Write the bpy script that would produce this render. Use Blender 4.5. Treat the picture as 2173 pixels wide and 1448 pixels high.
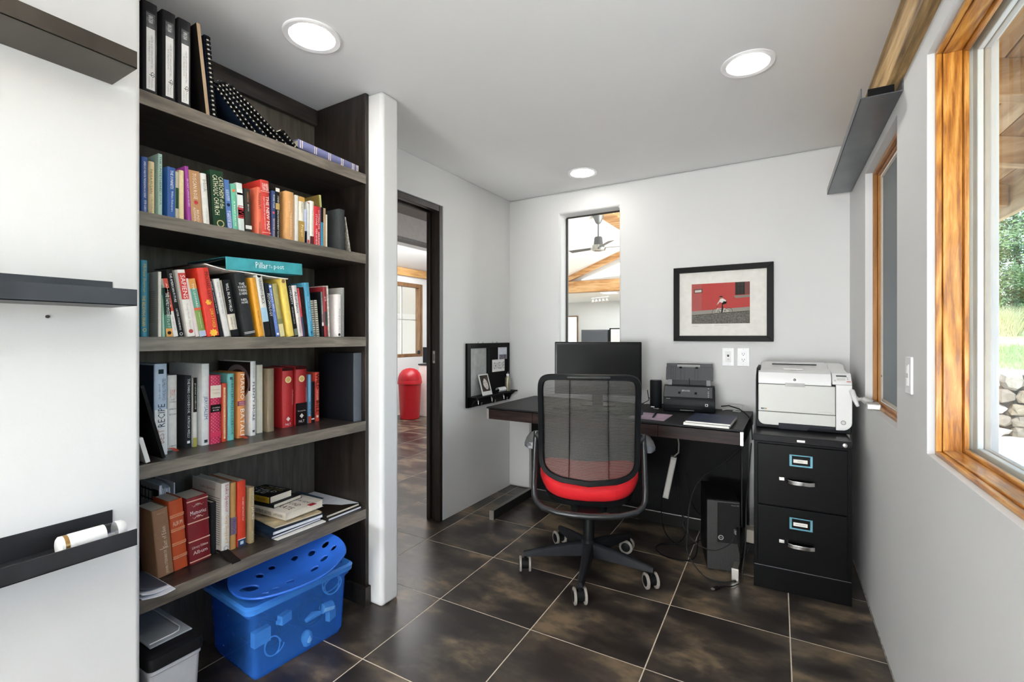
import bpy, bmesh, math, random
from mathutils import Vector, Matrix
random.seed(11)
for _o in list(bpy.data.objects):
    bpy.data.objects.remove(_o, do_unlink=True)
S = bpy.context.scene
COL = S.collection
RAD = math.radians

# ------------------------------------------------------------------ camera, sky, sun, exposure
cd = bpy.data.cameras.new('camera'); cam = bpy.data.objects.new('camera', cd); COL.objects.link(cam)
cam.location = (0, 0, 1.2); cam.rotation_euler = (RAD(90), 0, RAD(30.7))
cd.sensor_width = 36; cd.lens = 36*1000/2173; cd.shift_y = -9.9/2173; cd.clip_start = .01; cd.clip_end = 300
S.camera = cam
S.view_settings.view_transform = 'Standard'; S.view_settings.look = 'None'
S.view_settings.gamma = 1; S.view_settings.use_curve_mapping = False
S.view_settings.exposure = .95
wd = bpy.data.worlds.new('sky'); S.world = wd; wd.use_nodes = True
wn = wd.node_tree; wn.nodes.clear()
sky = wn.nodes.new('ShaderNodeTexSky'); sky.sky_type = 'NISHITA'; sky.sun_disc = False
sky.sun_elevation = RAD(52); sky.sun_rotation = RAD(-60); sky.air_density = 1; sky.dust_density = 1.5
bgn = wn.nodes.new('ShaderNodeBackground'); bgn.inputs[1].default_value = .5
won = wn.nodes.new('ShaderNodeOutputWorld')
wn.links.new(sky.outputs[0], bgn.inputs[0]); wn.links.new(bgn.outputs[0], won.inputs[0])
sl = bpy.data.lights.new('sun', 'SUN'); sl.energy = 3.2; sl.angle = RAD(.6); sl.color = (1, .95, .87)
so = bpy.data.objects.new('sun', sl); COL.objects.link(so); so.rotation_euler = (RAD(38), 0, RAD(-12))
LAMP = 24.0      # brightness of the recessed ceiling lamps
def area(name, loc, rot, sx, sy, e, col=(1, 1, 1), spread=math.pi):
    l = bpy.data.lights.new(name, 'AREA'); l.shape = 'RECTANGLE'; l.size = sx; l.size_y = sy; l.energy = e; l.color = col; l.spread = spread
    o = bpy.data.objects.new(name, l); COL.objects.link(o); o.location = loc; o.rotation_euler = rot
    return o
# added fill lamps that brighten the rooms beyond, without windows of their own
area('hall_fill', (-4.2, 4.6, 2.3), (0, RAD(20), 0), 1.2, 2.0, 42)
area('gallery_fill', (.25, 8.6, 1.7), (0, RAD(90), 0), 2.6, 7, 260)
area('kitchen_fill', (-5.2, 15.2, 2.45), (0, 0, 0), 3, 2, 45)
# added fill lamp behind the camera; the rear wall has no opening
area('rear_fill', (-.6, -4.4, .8), (RAD(126), 0, RAD(-4)), 1.8, 1.4, 165, (.94, .975, 1))
# added fill lamp behind the camera, aimed up to brighten the ceiling
area('ceiling_fill', (-.35, -1.9, .8), (RAD(180-8), 0, 0), .6, .6, 48, (.95, .98, 1), spread=RAD(100))

# ------------------------------------------------------------------ helpers
def lin(c):
    if isinstance(c, str):
        c = c.lstrip('#'); c = [int(c[i:i+2], 16)/255 for i in (0, 2, 4)]
    return tuple((v/12.92 if v <= .04045 else ((v+.055)/1.055)**2.4) for v in c)
MATS = {}
def mat(c, rough=.5, metal=0, noise=(30, .05), bump=None, spec=.5, coat=0, stretch=None):
    key = (c, rough, metal, noise, bump, spec, coat, stretch)
    if key in MATS: return MATS[key]
    if spec == .5 and metal < .3 and max(lin(c)) < .075: spec = .1
    m = bpy.data.materials.new('surface'); m.use_nodes = True; nt = m.node_tree; b = nt.nodes['Principled BSDF']
    L = nt.links.new; col = lin(c)
    b.inputs['Roughness'].default_value = rough; b.inputs['Metallic'].default_value = metal
    b.inputs['Specular IOR Level'].default_value = spec; b.inputs['Coat Weight'].default_value = coat
    tc = nt.nodes.new('ShaderNodeTexCoord'); src = tc.outputs['Object']
    if stretch:
        mp = nt.nodes.new('ShaderNodeMapping'); mp.inputs['Scale'].default_value = stretch; L(src, mp.inputs[0]); src = mp.outputs[0]
    n = nt.nodes.new('ShaderNodeTexNoise'); n.inputs['Scale'].default_value = noise[0]; n.inputs['Detail'].default_value = 4
    L(src, n.inputs['Vector'])
    r = nt.nodes.new('ShaderNodeValToRGB'); a = noise[1]
    r.color_ramp.elements[0].position = .3; r.color_ramp.elements[1].position = .7
    r.color_ramp.elements[0].color = tuple(max(0, v*(1-a)) for v in col)+(1,)
    r.color_ramp.elements[1].color = tuple(min(1, v*(1+a)) for v in col)+(1,)
    L(n.outputs['Fac'], r.inputs[0]); L(r.outputs[0], b.inputs['Base Color'])
    if bump:
        n2 = nt.nodes.new('ShaderNodeTexNoise'); n2.inputs['Scale'].default_value = bump[0]; n2.inputs['Detail'].default_value = 5; L(src, n2.inputs['Vector'])
        bp = nt.nodes.new('ShaderNodeBump'); bp.inputs['Strength'].default_value = bump[1]; bp.inputs['Distance'].default_value = .003
        L(n2.outputs['Fac'], bp.inputs['Height']); L(bp.outputs[0], b.inputs['Normal'])
    MATS[key] = m
    return m
def wood(cs, scale=(1, 1, 1), sc=4, rough=.45, ring=0, spec=.5, bump=.15, dist=3.0, coat=0, rnd=False):
    key = ('wood', tuple(cs), scale, sc, rough, ring, spec, bump, dist, coat, rnd)
    if key in MATS: return MATS[key]
    m = bpy.data.materials.new('timber'); m.use_nodes = True; nt = m.node_tree; b = nt.nodes['Principled BSDF']; L = nt.links.new
    tc = nt.nodes.new('ShaderNodeTexCoord'); mp = nt.nodes.new('ShaderNodeMapping'); mp.inputs['Scale'].default_value = scale
    src = tc.outputs['Object']
    if rnd:
        oi = nt.nodes.new('ShaderNodeObjectInfo'); ml = nt.nodes.new('ShaderNodeMath'); ml.operation = 'MULTIPLY'; ml.inputs[1].default_value = 37
        ad = nt.nodes.new('ShaderNodeVectorMath'); L(oi.outputs['Random'], ml.inputs[0]); L(ml.outputs[0], ad.inputs[1]); L(src, ad.inputs[0]); src = ad.outputs[0]
    L(src, mp.inputs[0])
    n = nt.nodes.new('ShaderNodeTexNoise'); n.inputs['Scale'].default_value = sc; n.inputs['Detail'].default_value = 8; n.inputs['Roughness'].default_value = .6; n.inputs['Distortion'].default_value = .4
    L(mp.outputs[0], n.inputs['Vector']); f = n.outputs['Fac']
    if ring:
        n2 = nt.nodes.new('ShaderNodeTexNoise'); n2.inputs['Scale'].default_value = ring; n2.inputs['Detail'].default_value = 1; L(mp.outputs[0], n2.inputs['Vector'])
        mu = nt.nodes.new('ShaderNodeMath'); mu.operation = 'MULTIPLY'; mu.inputs[1].default_value = dist*6
        si = nt.nodes.new('ShaderNodeMath'); si.operation = 'SINE'; L(n2.outputs['Fac'], mu.inputs[0]); L(mu.outputs[0], si.inputs[0])
        ma = nt.nodes.new('ShaderNodeMath'); ma.operation = 'MULTIPLY_ADD'; ma.inputs[1].default_value = .15; L(si.outputs[0], ma.inputs[0]); L(f, ma.inputs[2]); f = ma.outputs[0]
    r = nt.nodes.new('ShaderNodeValToRGB'); k = len(cs)
    while len(r.color_ramp.elements) < k: r.color_ramp.elements.new(.5)
    for i, c in enumerate(cs):
        r.color_ramp.elements[i].position = .28+.44*i/(k-1); r.color_ramp.elements[i].color = lin(c)+(1,)
    L(f, r.inputs[0]); L(r.outputs[0], b.inputs['Base Color'])
    b.inputs['Roughness'].default_value = rough; b.inputs['Specular IOR Level'].default_value = spec; b.inputs['Coat Weight'].default_value = coat
    bp = nt.nodes.new('ShaderNodeBump'); bp.inputs['Strength'].default_value = bump; bp.inputs['Distance'].default_value = .002
    L(f, bp.inputs['Height']); L(bp.outputs[0], b.inputs['Normal'])
    MATS[key] = m
    return m
def glass_mat(tint=(.97, .99, .98), rough=.0, refl=1.0):
    m = bpy.data.materials.new('glass'); m.use_nodes = True; nt = m.node_tree; nt.nodes.clear(); L = nt.links.new
    o = nt.nodes.new('ShaderNodeOutputMaterial'); mx = nt.nodes.new('ShaderNodeMixShader'); t = nt.nodes.new('ShaderNodeBsdfTransparent'); g = nt.nodes.new('ShaderNodeBsdfGlossy')
    t.inputs[0].default_value = tint+(1,); g.inputs['Roughness'].default_value = rough
    fr = nt.nodes.new('ShaderNodeFresnel'); fr.inputs[0].default_value = 1.45
    mu = nt.nodes.new('ShaderNodeMath'); mu.operation = 'MULTIPLY'; mu.inputs[1].default_value = refl
    ge = nt.nodes.new('ShaderNodeNewGeometry'); im = nt.nodes.new('ShaderNodeMapRange'); im.inputs['To Min'].default_value = 1.45; im.inputs['To Max'].default_value = 1/1.45
    L(ge.outputs['Backfacing'], im.inputs[0]); L(im.outputs[0], fr.inputs[0]); L(fr.outputs[0], mu.inputs[0]); L(mu.outputs[0], mx.inputs[0]); L(t.outputs[0], mx.inputs[1]); L(g.outputs[0], mx.inputs[2]); L(mx.outputs[0], o.inputs[0])
    return m
def emit_mat(c, e):
    m = bpy.data.materials.new('lit'); m.use_nodes = True; nt = m.node_tree; b = nt.nodes['Principled BSDF']
    b.inputs['Emission Color'].default_value = lin(c)+(1,); b.inputs['Emission Strength'].default_value = e
    return m

class MB:
    def __init__(s): s.v = []; s.f = []
    def add(s, vs, fs):
        n = len(s.v); s.v += [tuple(v) for v in vs]; s.f += [tuple(i+n for i in f) for f in fs]; return s
    def box(s, x0, x1, y0, y1, z0, z1):
        return s.add([(x0, y0, z0), (x1, y0, z0), (x1, y1, z0), (x0, y1, z0), (x0, y0, z1), (x1, y0, z1), (x1, y1, z1), (x0, y1, z1)],
                     [(0, 3, 2, 1), (4, 5, 6, 7), (0, 1, 5, 4), (1, 2, 6, 5), (2, 3, 7, 6), (3, 0, 4, 7)])
    def prism(s, poly, a, b, ax='z'):
        n = len(poly)
        P = {'z': lambda p, h: (p[0], p[1], h), 'x': lambda p, h: (h, p[0], p[1]), 'y': lambda p, h: (p[0], h, p[1])}[ax]
        return s.add([P(p, a) for p in poly]+[P(p, b) for p in poly],
                     [tuple(range(n)), tuple(range(n, 2*n))]+[(i, (i+1) % n, n+(i+1) % n, n+i) for i in range(n)])
    def hull(s, a, b):      # two rings of the same length joined, with caps
        n = len(a)
        return s.add(list(a)+list(b), [tuple(range(n)), tuple(range(n, 2*n))]+[(i, (i+1) % n, n+(i+1) % n, n+i) for i in range(n)])
    def loft(s, rings, caps=True, closed=False):
        n = len(rings[0]); vs = [p for r in rings for p in r]; fs = []
        m = len(rings)
        for j in range(m if closed else m-1):
            k = (j+1) % m
            fs += [(j*n+i, j*n+(i+1) % n, k*n+(i+1) % n, k*n+i) for i in range(n)]
        if caps and not closed: fs += [tuple(range(n)), tuple(range((m-1)*n, m*n))]
        return s.add(vs, fs)
    def tube(s, pts, r, n=8, closed=False, sec=None):
        pts = [Vector(p) for p in pts]; m = len(pts); rings = []; up = None
        for i, p in enumerate(pts):
            a = pts[(i-1) % m] if (i or closed) else p; b = pts[(i+1) % m] if (i < m-1 or closed) else p
            t = (b-a).normalized()
            if up is None: up = Vector((0, 0, 1)) if abs(t.z) < .9 else Vector((1, 0, 0))
            up = (up-t*up.dot(t)); up = up.normalized() if up.length > 1e-6 else t.orthogonal().normalized()
            sd = t.cross(up); rr = r[i] if isinstance(r, (list, tuple)) else r
            if sec: rings.append([p+sd*(q[0])+up*(q[1]) for q in sec])
            else: rings.append([p+(sd*math.cos(2*math.pi*k/n)+up*math.sin(2*math.pi*k/n))*rr for k in range(n)])
        return s.loft(rings, True, closed)
    def cyl(s, p0, p1, r0, r1=None, n=20): return s.tube([p0, p1], [r0, r0 if r1 is None else r1], n)
    def lathe(s, prof, n=28, c=(0, 0, 0), ax='z', closed=False):
        rings = []
        for r, h in prof:
            ring = []
            for k in range(n):
                a = 2*math.pi*k/n; u, v = r*math.cos(a), r*math.sin(a)
                ring.append({'z': (c[0]+u, c[1]+v, c[2]+h), 'x': (c[0]+h, c[1]+u, c[2]+v), 'y': (c[0]+u, c[1]+h, c[2]+v)}[ax])
            rings.append(ring)
        return s.loft(rings, True, closed)
    def grid(s, fn, nu, nv):
        vs = [fn(i/nu, j/nv) for j in range(nv+1) for i in range(nu+1)]
        return s.add(vs, [(j*(nu+1)+i, j*(nu+1)+i+1, (j+1)*(nu+1)+i+1, (j+1)*(nu+1)+i) for j in range(nv) for i in range(nu)])
def link_mesh(name, me, m, parent=None, loc=None, rot=None):
    o = bpy.data.objects.new(name, me); COL.objects.link(o)
    if m and not me.materials: me.materials.append(m)
    if parent: o.parent = parent
    if loc: o.location = loc
    if rot: o.rotation_euler = rot
    return o
def build(name, mb, m, parent=None, loc=None, rot=None, bevel=0, seg=2, smooth=0, recalc=True):
    me = bpy.data.meshes.new(name); me.from_pydata(mb.v, [], mb.f)
    if recalc:
        bm = bmesh.new(); bm.from_mesh(me); bmesh.ops.recalc_face_normals(bm, faces=bm.faces[:]); bm.to_mesh(me); bm.free()
    if smooth or bevel:
        me.shade_smooth(); me.set_sharp_from_angle(angle=smooth or RAD(35))
    o = link_mesh(name, me, m, parent, loc, rot)
    if bevel:
        bv = o.modifiers.new('bevel', 'BEVEL'); bv.width = bevel; bv.segments = seg; bv.limit_method = 'ANGLE'; bv.angle_limit = RAD(40); bv.harden_normals = True
    return o
def solid(o, t, off=-1):
    md = o.modifiers.new('solid', 'SOLIDIFY'); md.thickness = t; md.offset = off; return o
def subd(o, n=2):
    md = o.modifiers.new('subd', 'SUBSURF'); md.levels = n; md.render_levels = n; o.data.shade_smooth(); return o
def tag(o, label, cat, group=None):
    o['label'] = label; o['category'] = cat
    if group: o['group'] = group
    return o
def thing(name, label, cat, loc=(0, 0, 0), rz=0, group=None):
    o = bpy.data.objects.new(name, None); COL.objects.link(o); o.location = loc; o.rotation_euler = (0, 0, rz); o.empty_display_size = .05
    return tag(o, label, cat, group)
def struct(o): o['kind'] = 'structure'; return o
def stuff(o): o['kind'] = 'stuff'; return o
def copy_tree(o, parent=None):
    c = o.copy(); COL.objects.link(c)
    if parent: c.parent = parent
    for ch in o.children: copy_tree(ch, c)
    return c
# the right-hand wall is turned a little against the others: all that stands on it uses this frame
ANG = RAD(1.3); PV = Vector((.305, 2.2, 0))
def W(x, y, z=0):
    p = Vector((x, y, z))-PV; c, s = math.cos(ANG), math.sin(ANG)
    return PV+Vector((c*p.x-s*p.y, s*p.x+c*p.y, p.z))
def rw(o):
    o.location = W(0, 0); o.rotation_euler = (0, 0, ANG); return o
PEND = []
AX = {'x': ((0, 1, 0), (0, 0, 1), (1, 0, 0)), '-y': ((1, 0, 0), (0, 0, 1), (0, -1, 0)), 'z': ((1, 0, 0), (0, 1, 0), (0, 0, 1)),
      'xdown': ((0, 0, -1), (0, 1, 0), (1, 0, 0)), 'xup': ((0, 0, 1), (0, -1, 0), (1, 0, 0))}
def text(parent, s, pos, ax, w, h, m, name='lettering', flip=None):
    cu = bpy.data.curves.new(name, 'FONT'); cu.body = s; cu.align_x = 'CENTER'; cu.align_y = 'CENTER'; cu.resolution_u = 1
    o = bpy.data.objects.new(name, cu); COL.objects.link(o); cu.materials.append(m); o.parent = parent
    PEND.append((o, Vector(pos), AX[ax] if isinstance(ax, str) else ax, w, h))
    return o
def flush_text():
    bpy.context.view_layer.update()
    dims = [tuple(o.dimensions) for o, *_ in PEND]
    jobs = []
    bbs = [[tuple(c) for c in o.bound_box] for o, *_ in PEND]
    for (o, pos, ax, w, h), d, bb in zip(PEND, dims, bbs):
        cx = (bb[0][0]+bb[6][0])/2; cy = (bb[0][1]+bb[6][1])/2
        dx = max(bb[6][0]-bb[0][0], 1e-4); dy = max(bb[6][1]-bb[0][1], 1e-4)
        if w is None: sx = sy = h/dy
        elif h is None: sx = sy = w/dx
        else: sx, sy = w/dx, h/dy
        X, Y, Z = (Vector(a) for a in ax)
        p = pos-X*cx*sx-Y*cy*sy
        xf = Matrix(((X.x*sx, Y.x*sy, Z.x, p.x), (X.y*sx, Y.y*sy, Z.y, p.y), (X.z*sx, Y.z*sy, Z.z, p.z), (0, 0, 0, 1)))
        jobs.append((o, xf))
    dg = bpy.context.evaluated_depsgraph_get()
    for o, xf in jobs:      # plain meshes in place of the text curves
        me = bpy.data.meshes.new_from_object(o.evaluated_get(dg)); me.transform(xf); cu = o.data
        n = bpy.data.objects.new('lettering', me); COL.objects.link(n); n.parent = o.parent
        if not me.materials: me.materials.append(cu.materials[0])
    for o, xf in jobs: bpy.data.objects.remove(o, do_unlink=True)
def disc(r, n=20, c=(0, 0), sy=1.0):
    return [(c[0]+r*math.cos(2*math.pi*k/n), c[1]+r*sy*math.sin(2*math.pi*k/n)) for k in range(n)]
def rrect(x0, x1, y0, y1, r, n=5):
    out = []
    for cx, cy, a0 in ((x1-r, y1-r, 0), (x0+r, y1-r, 90), (x0+r, y0+r, 180), (x1-r, y0+r, 270)):
        for k in range(n+1):
            a = RAD(a0+90*k/n); out.append((cx+r*math.cos(a), cy+r*math.sin(a)))
    return out
def arc(c, r, a0, a1, n, f):
    return [f(c[0]+r*math.cos(RAD(a0+(a1-a0)*k/n)), c[1]+r*math.sin(RAD(a0+(a1-a0)*k/n))) for k in range(n+1)]

# ------------------------------------------------------------------ shared materials
PLASTER = mat('#d9d9d8', .75, noise=(3, .012), bump=(160, .06), spec=.25)
CEILM = mat('#f1f1f0', .7, noise=(3, .01), bump=(160, .05), spec=.25)
DARKW = wood(('#1d1815', '#2b2420', '#3b322b', '#4a4037'), (1, 7, 1), 5, .36, spec=.5, bump=.1)      # dark wood, grain along z and x
DARKWY = wood(('#1d1a17', '#2b2723', '#38322d', '#46403a'), (8, 1, 8), 5, .36, spec=.5, bump=.08)  # shelf wood, darkened to hold the shade under the shelves
EDGE_SHEEN = wood(('#4a443d', '#625b52', '#787065', '#8b8277'), (8, 1, 8), 5, .36, spec=.5, bump=.08)  # the same shelf wood, lightened: window reflection put into the colour
BACKW = wood(('#3b372f', '#4b463d', '#58524a', '#665f53'), (8, 8, .8), 5, .42, spec=.4, bump=.08)    # dark wood, grain along y, lightened for the light on the back panel
DARKWZ = wood(('#15110f', '#1f1a16', '#2b241f', '#382f28'), (8, 8, .8), 5, .36, spec=.5, bump=.1)   # dark wood, grain upright
STEEL = mat('#565049', .36, .75, noise=(4, .4), stretch=(1, .35, 1), bump=(40, .03))
STEELD = mat('#37373a', .38, .6, noise=(6, .3), bump=(40, .03))
BLACK = mat('#141415', .42, noise=(40, .08))
BLACKG = mat('#101011', .18, noise=(40, .05))
CHAR = mat('#232426', .45, noise=(60, .06))
ALU = mat('#c9c6c0', .34, .85, noise=(60, .05))
CHROME = mat('#d8d8d8', .16, 1.0, noise=(20, .03))
WHITEP = mat('#e9e9ea', .35, noise=(20, .015))
PAPER = mat('#ece9e2', .8, noise=(60, .03))
PAGES = mat('#e0d8c6', .85, noise=(200, .06))
ORANGE_V = wood(('#93581a', '#b37227', '#c58636', '#d59c4e'), (6, 6, .55), 26, .3, ring=1.7, dist=12, spec=.5, bump=.05, coat=.3)
ORANGE_H = wood(('#93581a', '#b37227', '#c58636', '#d59c4e'), (6, .55, 6), 26, .3, ring=1.7, dist=12, spec=.5, bump=.05, coat=.3)
GLASS = glass_mat(refl=.4)
BOOKS=[
(2, -1.665, 0.6423, 0.0178, 0.171, 0.15, 0.0, '#2f5293', 'h', 'navy blue book with white lettering, at the wall end of the second shelf', [("AMERICA'S WAR FOR THE BLINDING ACCIDENT", '#e8ecf2', 0.08, 0.72, 0.35, 0.65), ('PETER CLARKSON', '#e8ecf2', 0.76, 0.98, 0.4, 0.7)], []),
(2, -1.665, 0.661, 0.0167, 0.1626, 0.14, 0.0, '#d8c49a', 'h', 'cream book with brown lettering between navy and mint books', [('PAULA MCLAIN', '#7a6034', 0.15, 0.6, 0.2, 0.6), ('CIRCLING', '#a08a5a', 0.65, 0.95, 0.3, 0.6)], []),
(2, -1.665, 0.6861, 0.0109, 0.1933, 0.15, 0.0, '#a9c9bd', 'p', 'tall pale mint paperback with dark green lettering', [('THE UNTETHERED SOUL', '#22584e', 0.04, 0.82, 0.3, 0.75)], []),
(2, -1.665, 0.7111, 0.0217, 0.1617, 0.14, 0.0, '#2a5aa0', 'p', 'royal blue paperback with white lettering beside the mint one', [('THE SONNETS', '#ffffff', 0.06, 0.42, 0.35, 0.7), ('William Shakespeare', '#e8eef8', 0.46, 0.86, 0.4, 0.7)], []),
(2, -1.665, 0.7334, 0.0088, 0.1514, 0.12, 0.0, '#b9b59f', 'h', 'thin greyish book with a dark green spine label', [], [(0.33, 0.76, '#2c4a36')]),
(2, -1.665, 0.7433, 0.0155, 0.1606, 0.13, 0.0, '#e3d2a2', 'h', 'plain cream book left of the magenta one', [], []),
(2, -1.665, 0.7696, 0.0101, 0.178, 0.14, 0.056, '#a23f9e', 'p', 'thin magenta paperback left of the tan rose one', [('SECRET LANGUAGES', '#f0d8f0', 0.22, 0.72, 0.3, 0.7)], []),
(2, -1.665, 0.7805, 0.0318, 0.1698, 0.14, 0.059, '#b98a5e', 'p', 'tan paperback with a red rose emblem on the spine', [('TUSCAN ROSE', '#f4e6d6', 0.05, 0.54, 0.3, 0.65), ('BELINDA', '#f4e6d6', 0.74, 0.99, 0.5, 0.72), ('ALEXANDRA', '#f4e6d6', 0.7, 0.99, 0.2, 0.42)], [('rose', 0.6, '#c22d3a')]),
(2, -1.665, 0.8167, 0.0204, 0.1699, 0.13, 0.071, '#e6e4de', 'h', 'white book with faint grey lettering left of the green catechism', [('blink', '#9a9a96', 0.12, 0.36, 0.3, 0.8), ('WARREN HILL', '#bcbab5', 0.66, 0.96, 0.4, 0.65)], []),
(2, -1.665, 0.8381, 0.0059, 0.1707, 0.13, 0.06, '#22231f', 'h', 'very thin black book squeezed between white and dark green books', [], []),
(2, -1.66, 0.8455, 0.0431, 0.1893, 0.16, 0.066, '#25432f', 'h', 'thick dark green book with large cream lettering', [('CATECHISM of the', '#e8e6c4', 0.1, 0.66, 0.55, 0.9), ('CATHOLIC CHURCH', '#e8e6c4', 0.08, 0.78, 0.12, 0.48)], [('ring', 0.93, '#b8a878')]),
(2, -1.665, 0.8923, 0.0183, 0.1701, 0.13, 0.081, '#4f78b8', 'p', 'medium blue paperback right of the thick green book', [('RACHEL NAOMI REMEN', '#dfe8f5', 0.2, 0.42, 0.2, 0.8), ("MY GRANDFATHER'S BLESSINGS", '#f4f8ff', 0.62, 0.99, 0.1, 0.85)], [('dot', 0.5, '#1d2a44')]),
(2, -1.665, 0.9116, 0.0162, 0.1618, 0.13, 0.057, '#6cc0a0', 'p', 'mint green paperback with an orange disc near the top', [('A BRIEF PAUSE', '#f2fff8', 0.36, 0.9, 0.35, 0.65)], [('dot', 0.14, '#e8743c')]),
(2, -1.665, 0.9313, 0.0201, 0.1709, 0.13, 0.058, '#d6e3dc', 'p', 'pale paperback with a red and white lower spine', [('LIVE', '#b3242c', 0.46, 0.7, 0.1, 0.95)], [(0.12, 0.5, '#dfe8e4'), (0.2, 0.24, '#a83236'), (0.5, 0.72, '#a8262e'), (0.55, 0.68, '#efe9e6')]),
(2, -1.665, 0.9565, 0.0211, 0.1585, 0.12, 0.04, '#3a3934', 'h', 'dark grey book with a white strip near its foot', [('CONFESSIONS', '#c9824a', 0.07, 0.3, 0.35, 0.6), ('BRYAN', '#dddddd', 0.35, 0.5, 0.4, 0.6)], [(0.82, 0.9, '#e8e6de')]),
(2, -1.662, 0.9944, 0.0184, 0.1749, 0.15, 0.0, '#e77357', 'p', 'salmon paperback beside the tall red book', [('Humble Pi', '#5a2a22', 0.12, 0.45, 0.2, 0.75), ('MATT PARKER', '#5a2a22', 0.72, 0.98, 0.35, 0.6)], []),
(2, -1.658, 1.0134, 0.0323, 0.2046, 0.16, 0.043, '#c8362c', 'h', 'tall red book with bold white lettering on the second shelf', [('DANIEL', '#ffe8e0', 0, 0, 0.06, 0.12), ('YERGIN', '#ffe8e0', 0, 0, 0.125, 0.185), ('THE NEW MAP', '#fff4ee', 0.28, 0.9, 0.5, 0.85), ('ENERGY CLIMATE AND THE CLASH OF NATIONS', '#f8d8d0', 0.3, 0.88, 0.22, 0.36)], [(0.2, 0.206, '#f4d0c8'), (0.93, 0.936, '#f4d0c8')]),
(2, -1.665, 1.0515, 0.014, 0.1774, 0.13, 0.0, '#33497c', 'p', 'blue paperback with a pink poppy patch on the spine', [('MICHAEL POLLAN', '#e8eef8', 0.08, 0.36, 0.35, 0.85), ('THIS IS YOUR MIND ON PLANTS', '#f3d0d0', 0.58, 0.98, 0.3, 0.85)], [('dot', 0.46, '#d8505c')]),
(2, -1.665, 1.0672, 0.0159, 0.1917, 0.14, 0.0, '#1d1d1c', 'p', 'black paperback with white lettering right of the poppy book', [('STEVEN', '#e6e6e6', 0.15, 0.3, 0.4, 0.75), ('ENLIGHTENMENT NOW', '#f0f0f0', 0.44, 0.97, 0.4, 0.75)], [(0, 0.07, '#e9e6dd'), (0.3, 0.42, '#b89a5a')]),
(2, -1.662, 1.106, 0.033, 0.1906, 0.17, 0.0, '#d9a267', 'p', 'thick sandy orange paperback with a wide blank spine', [('THE ENNEAGRAM', '#f6dcc0', 0.42, 0.9, 0.55, 0.75), ('RISO AND HUDSON', '#f6dcc0', 0.2, 0.4, 0.35, 0.55)], []),
(2, -1.665, 1.1469, 0.0154, 0.1858, 0.13, 0.0, '#e4e0d6', 'p', 'slim white paperback left of the white and gold book', [], []),
(2, -1.665, 1.1641, 0.0247, 0.185, 0.13, 0.0, '#e9e2d2', 'h', 'white and gold book with a chevron on the spine', [('Timothy Keller', '#8a7a5a', 0.14, 0.34, 0.35, 0.65), ('Prayer', '#f3ead0', 0.6, 0.86, 0.3, 0.75)], [(0, 0.1, '#c79a4e'), (0.52, 1, '#b08c45')]),
(2, -1.665, 1.19, 0.0098, 0.1396, 0.12, 0.0, '#b9c3dd', 'p', 'thin pale blue paperback after the white and gold book', [('DEVOTIONS', '#28346a', 0.64, 0.96, 0.3, 0.8)], [(0.62, 1, '#26336b'), (0.64, 0.96, '#c3cbe2')]),
(2, -1.665, 1.2026, 0.0084, 0.1699, 0.12, 0.0, '#d6d8d2', 'p', 'white paperback with mottled spine and red top edge', [], [(0, 0.02, '#a32b2b'), (0.88, 0.95, '#c33c3c')]),
(2, -1.665, 1.2141, 0.0176, 0.1795, 0.13, 0.0, '#ece9df', 'p', 'bright white paperback with a maroon label at its foot', [('THE WHOLE PICTURE', '#b8b2a6', 0.2, 0.75, 0.4, 0.7)], [(0.79, 0.98, '#5a1a24')]),
(2, -1.662, 1.2324, 0.0293, 0.163, 0.14, 0.0, '#c3222d', 'p', 'red paperback with widely spaced white capitals on the second shelf', [('CUTTING FOR   ABRAHAM', '#fbe6e4', 0.08, 0.97, 0.55, 0.8), ('STONE   VERGHESE', '#fbe6e4', 0.2, 0.97, 0.18, 0.42)], []),
(2, -1.665, 1.265, 0.0108, 0.1651, 0.12, 0.0, '#1f9ac6', 'p', 'thin paperback with black upper and cyan lower spine', [], [(0, 0.37, '#1b1b1a')]),
(2, -1.665, 1.2778, 0.0106, 0.1649, 0.12, 0.0, '#b09272', 'h', 'thin tan book beside the cyan one', [], []),
(2, -1.665, 1.2898, 0.0067, 0.1405, 0.11, 0.0, '#e4ddc8', 'p', 'small thin cream booklet left of the thick charcoal book', [], []),
(2, -1.655, 1.3466, 0.0321, 0.1768, 0.17, 0.0, '#3d4142', 'h', 'thick charcoal cloth book standing out on the second shelf', [], []),
(3, -1.66, 0.6398, 0.0179, 0.2289, 0.16, 0.0, '#2f8097', 'h', 'teal book with yellow lettering, at the wall end of the third shelf', [('Michael Shermer', '#b9a33c', 0.05, 0.42, 0.3, 0.7), ('THE BELIEVING BRAIN', '#cfae32', 0.46, 0.86, 0.15, 0.6)], [('ring', 0.91, '#c8b040')]),
(3, -1.655, 0.6827, 0.0079, 0.1989, 0.18, 0.0, '#e2ded4', 'p', 'white paperback showing its grey back cover of text', [('VOICES AND MOMENTS', '#a8a296', 0.15, 0.75, 0.4, 0.65)], []),
(3, -1.665, 0.6974, 0.0077, 0.1592, 0.13, 0.0, '#9cc7b4', 'p', 'thin mint booklet behind the black and green paperback', [], []),
(3, -1.66, 0.7057, 0.0181, 0.151, 0.14, 0.064, '#46806a', 'p', 'dark green and orange paperback with white lettering', [('THE FAMILY MYSTERY', '#e8efe8', 0.1, 0.62, 0.3, 0.75), ('PLOT', '#cfe3d6', 0.64, 0.82, 0.3, 0.7)], [(0, 0.55, '#23302a'), (0.83, 1, '#dda04e'), ('dot', 0.92, '#3a2a18')]),
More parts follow.
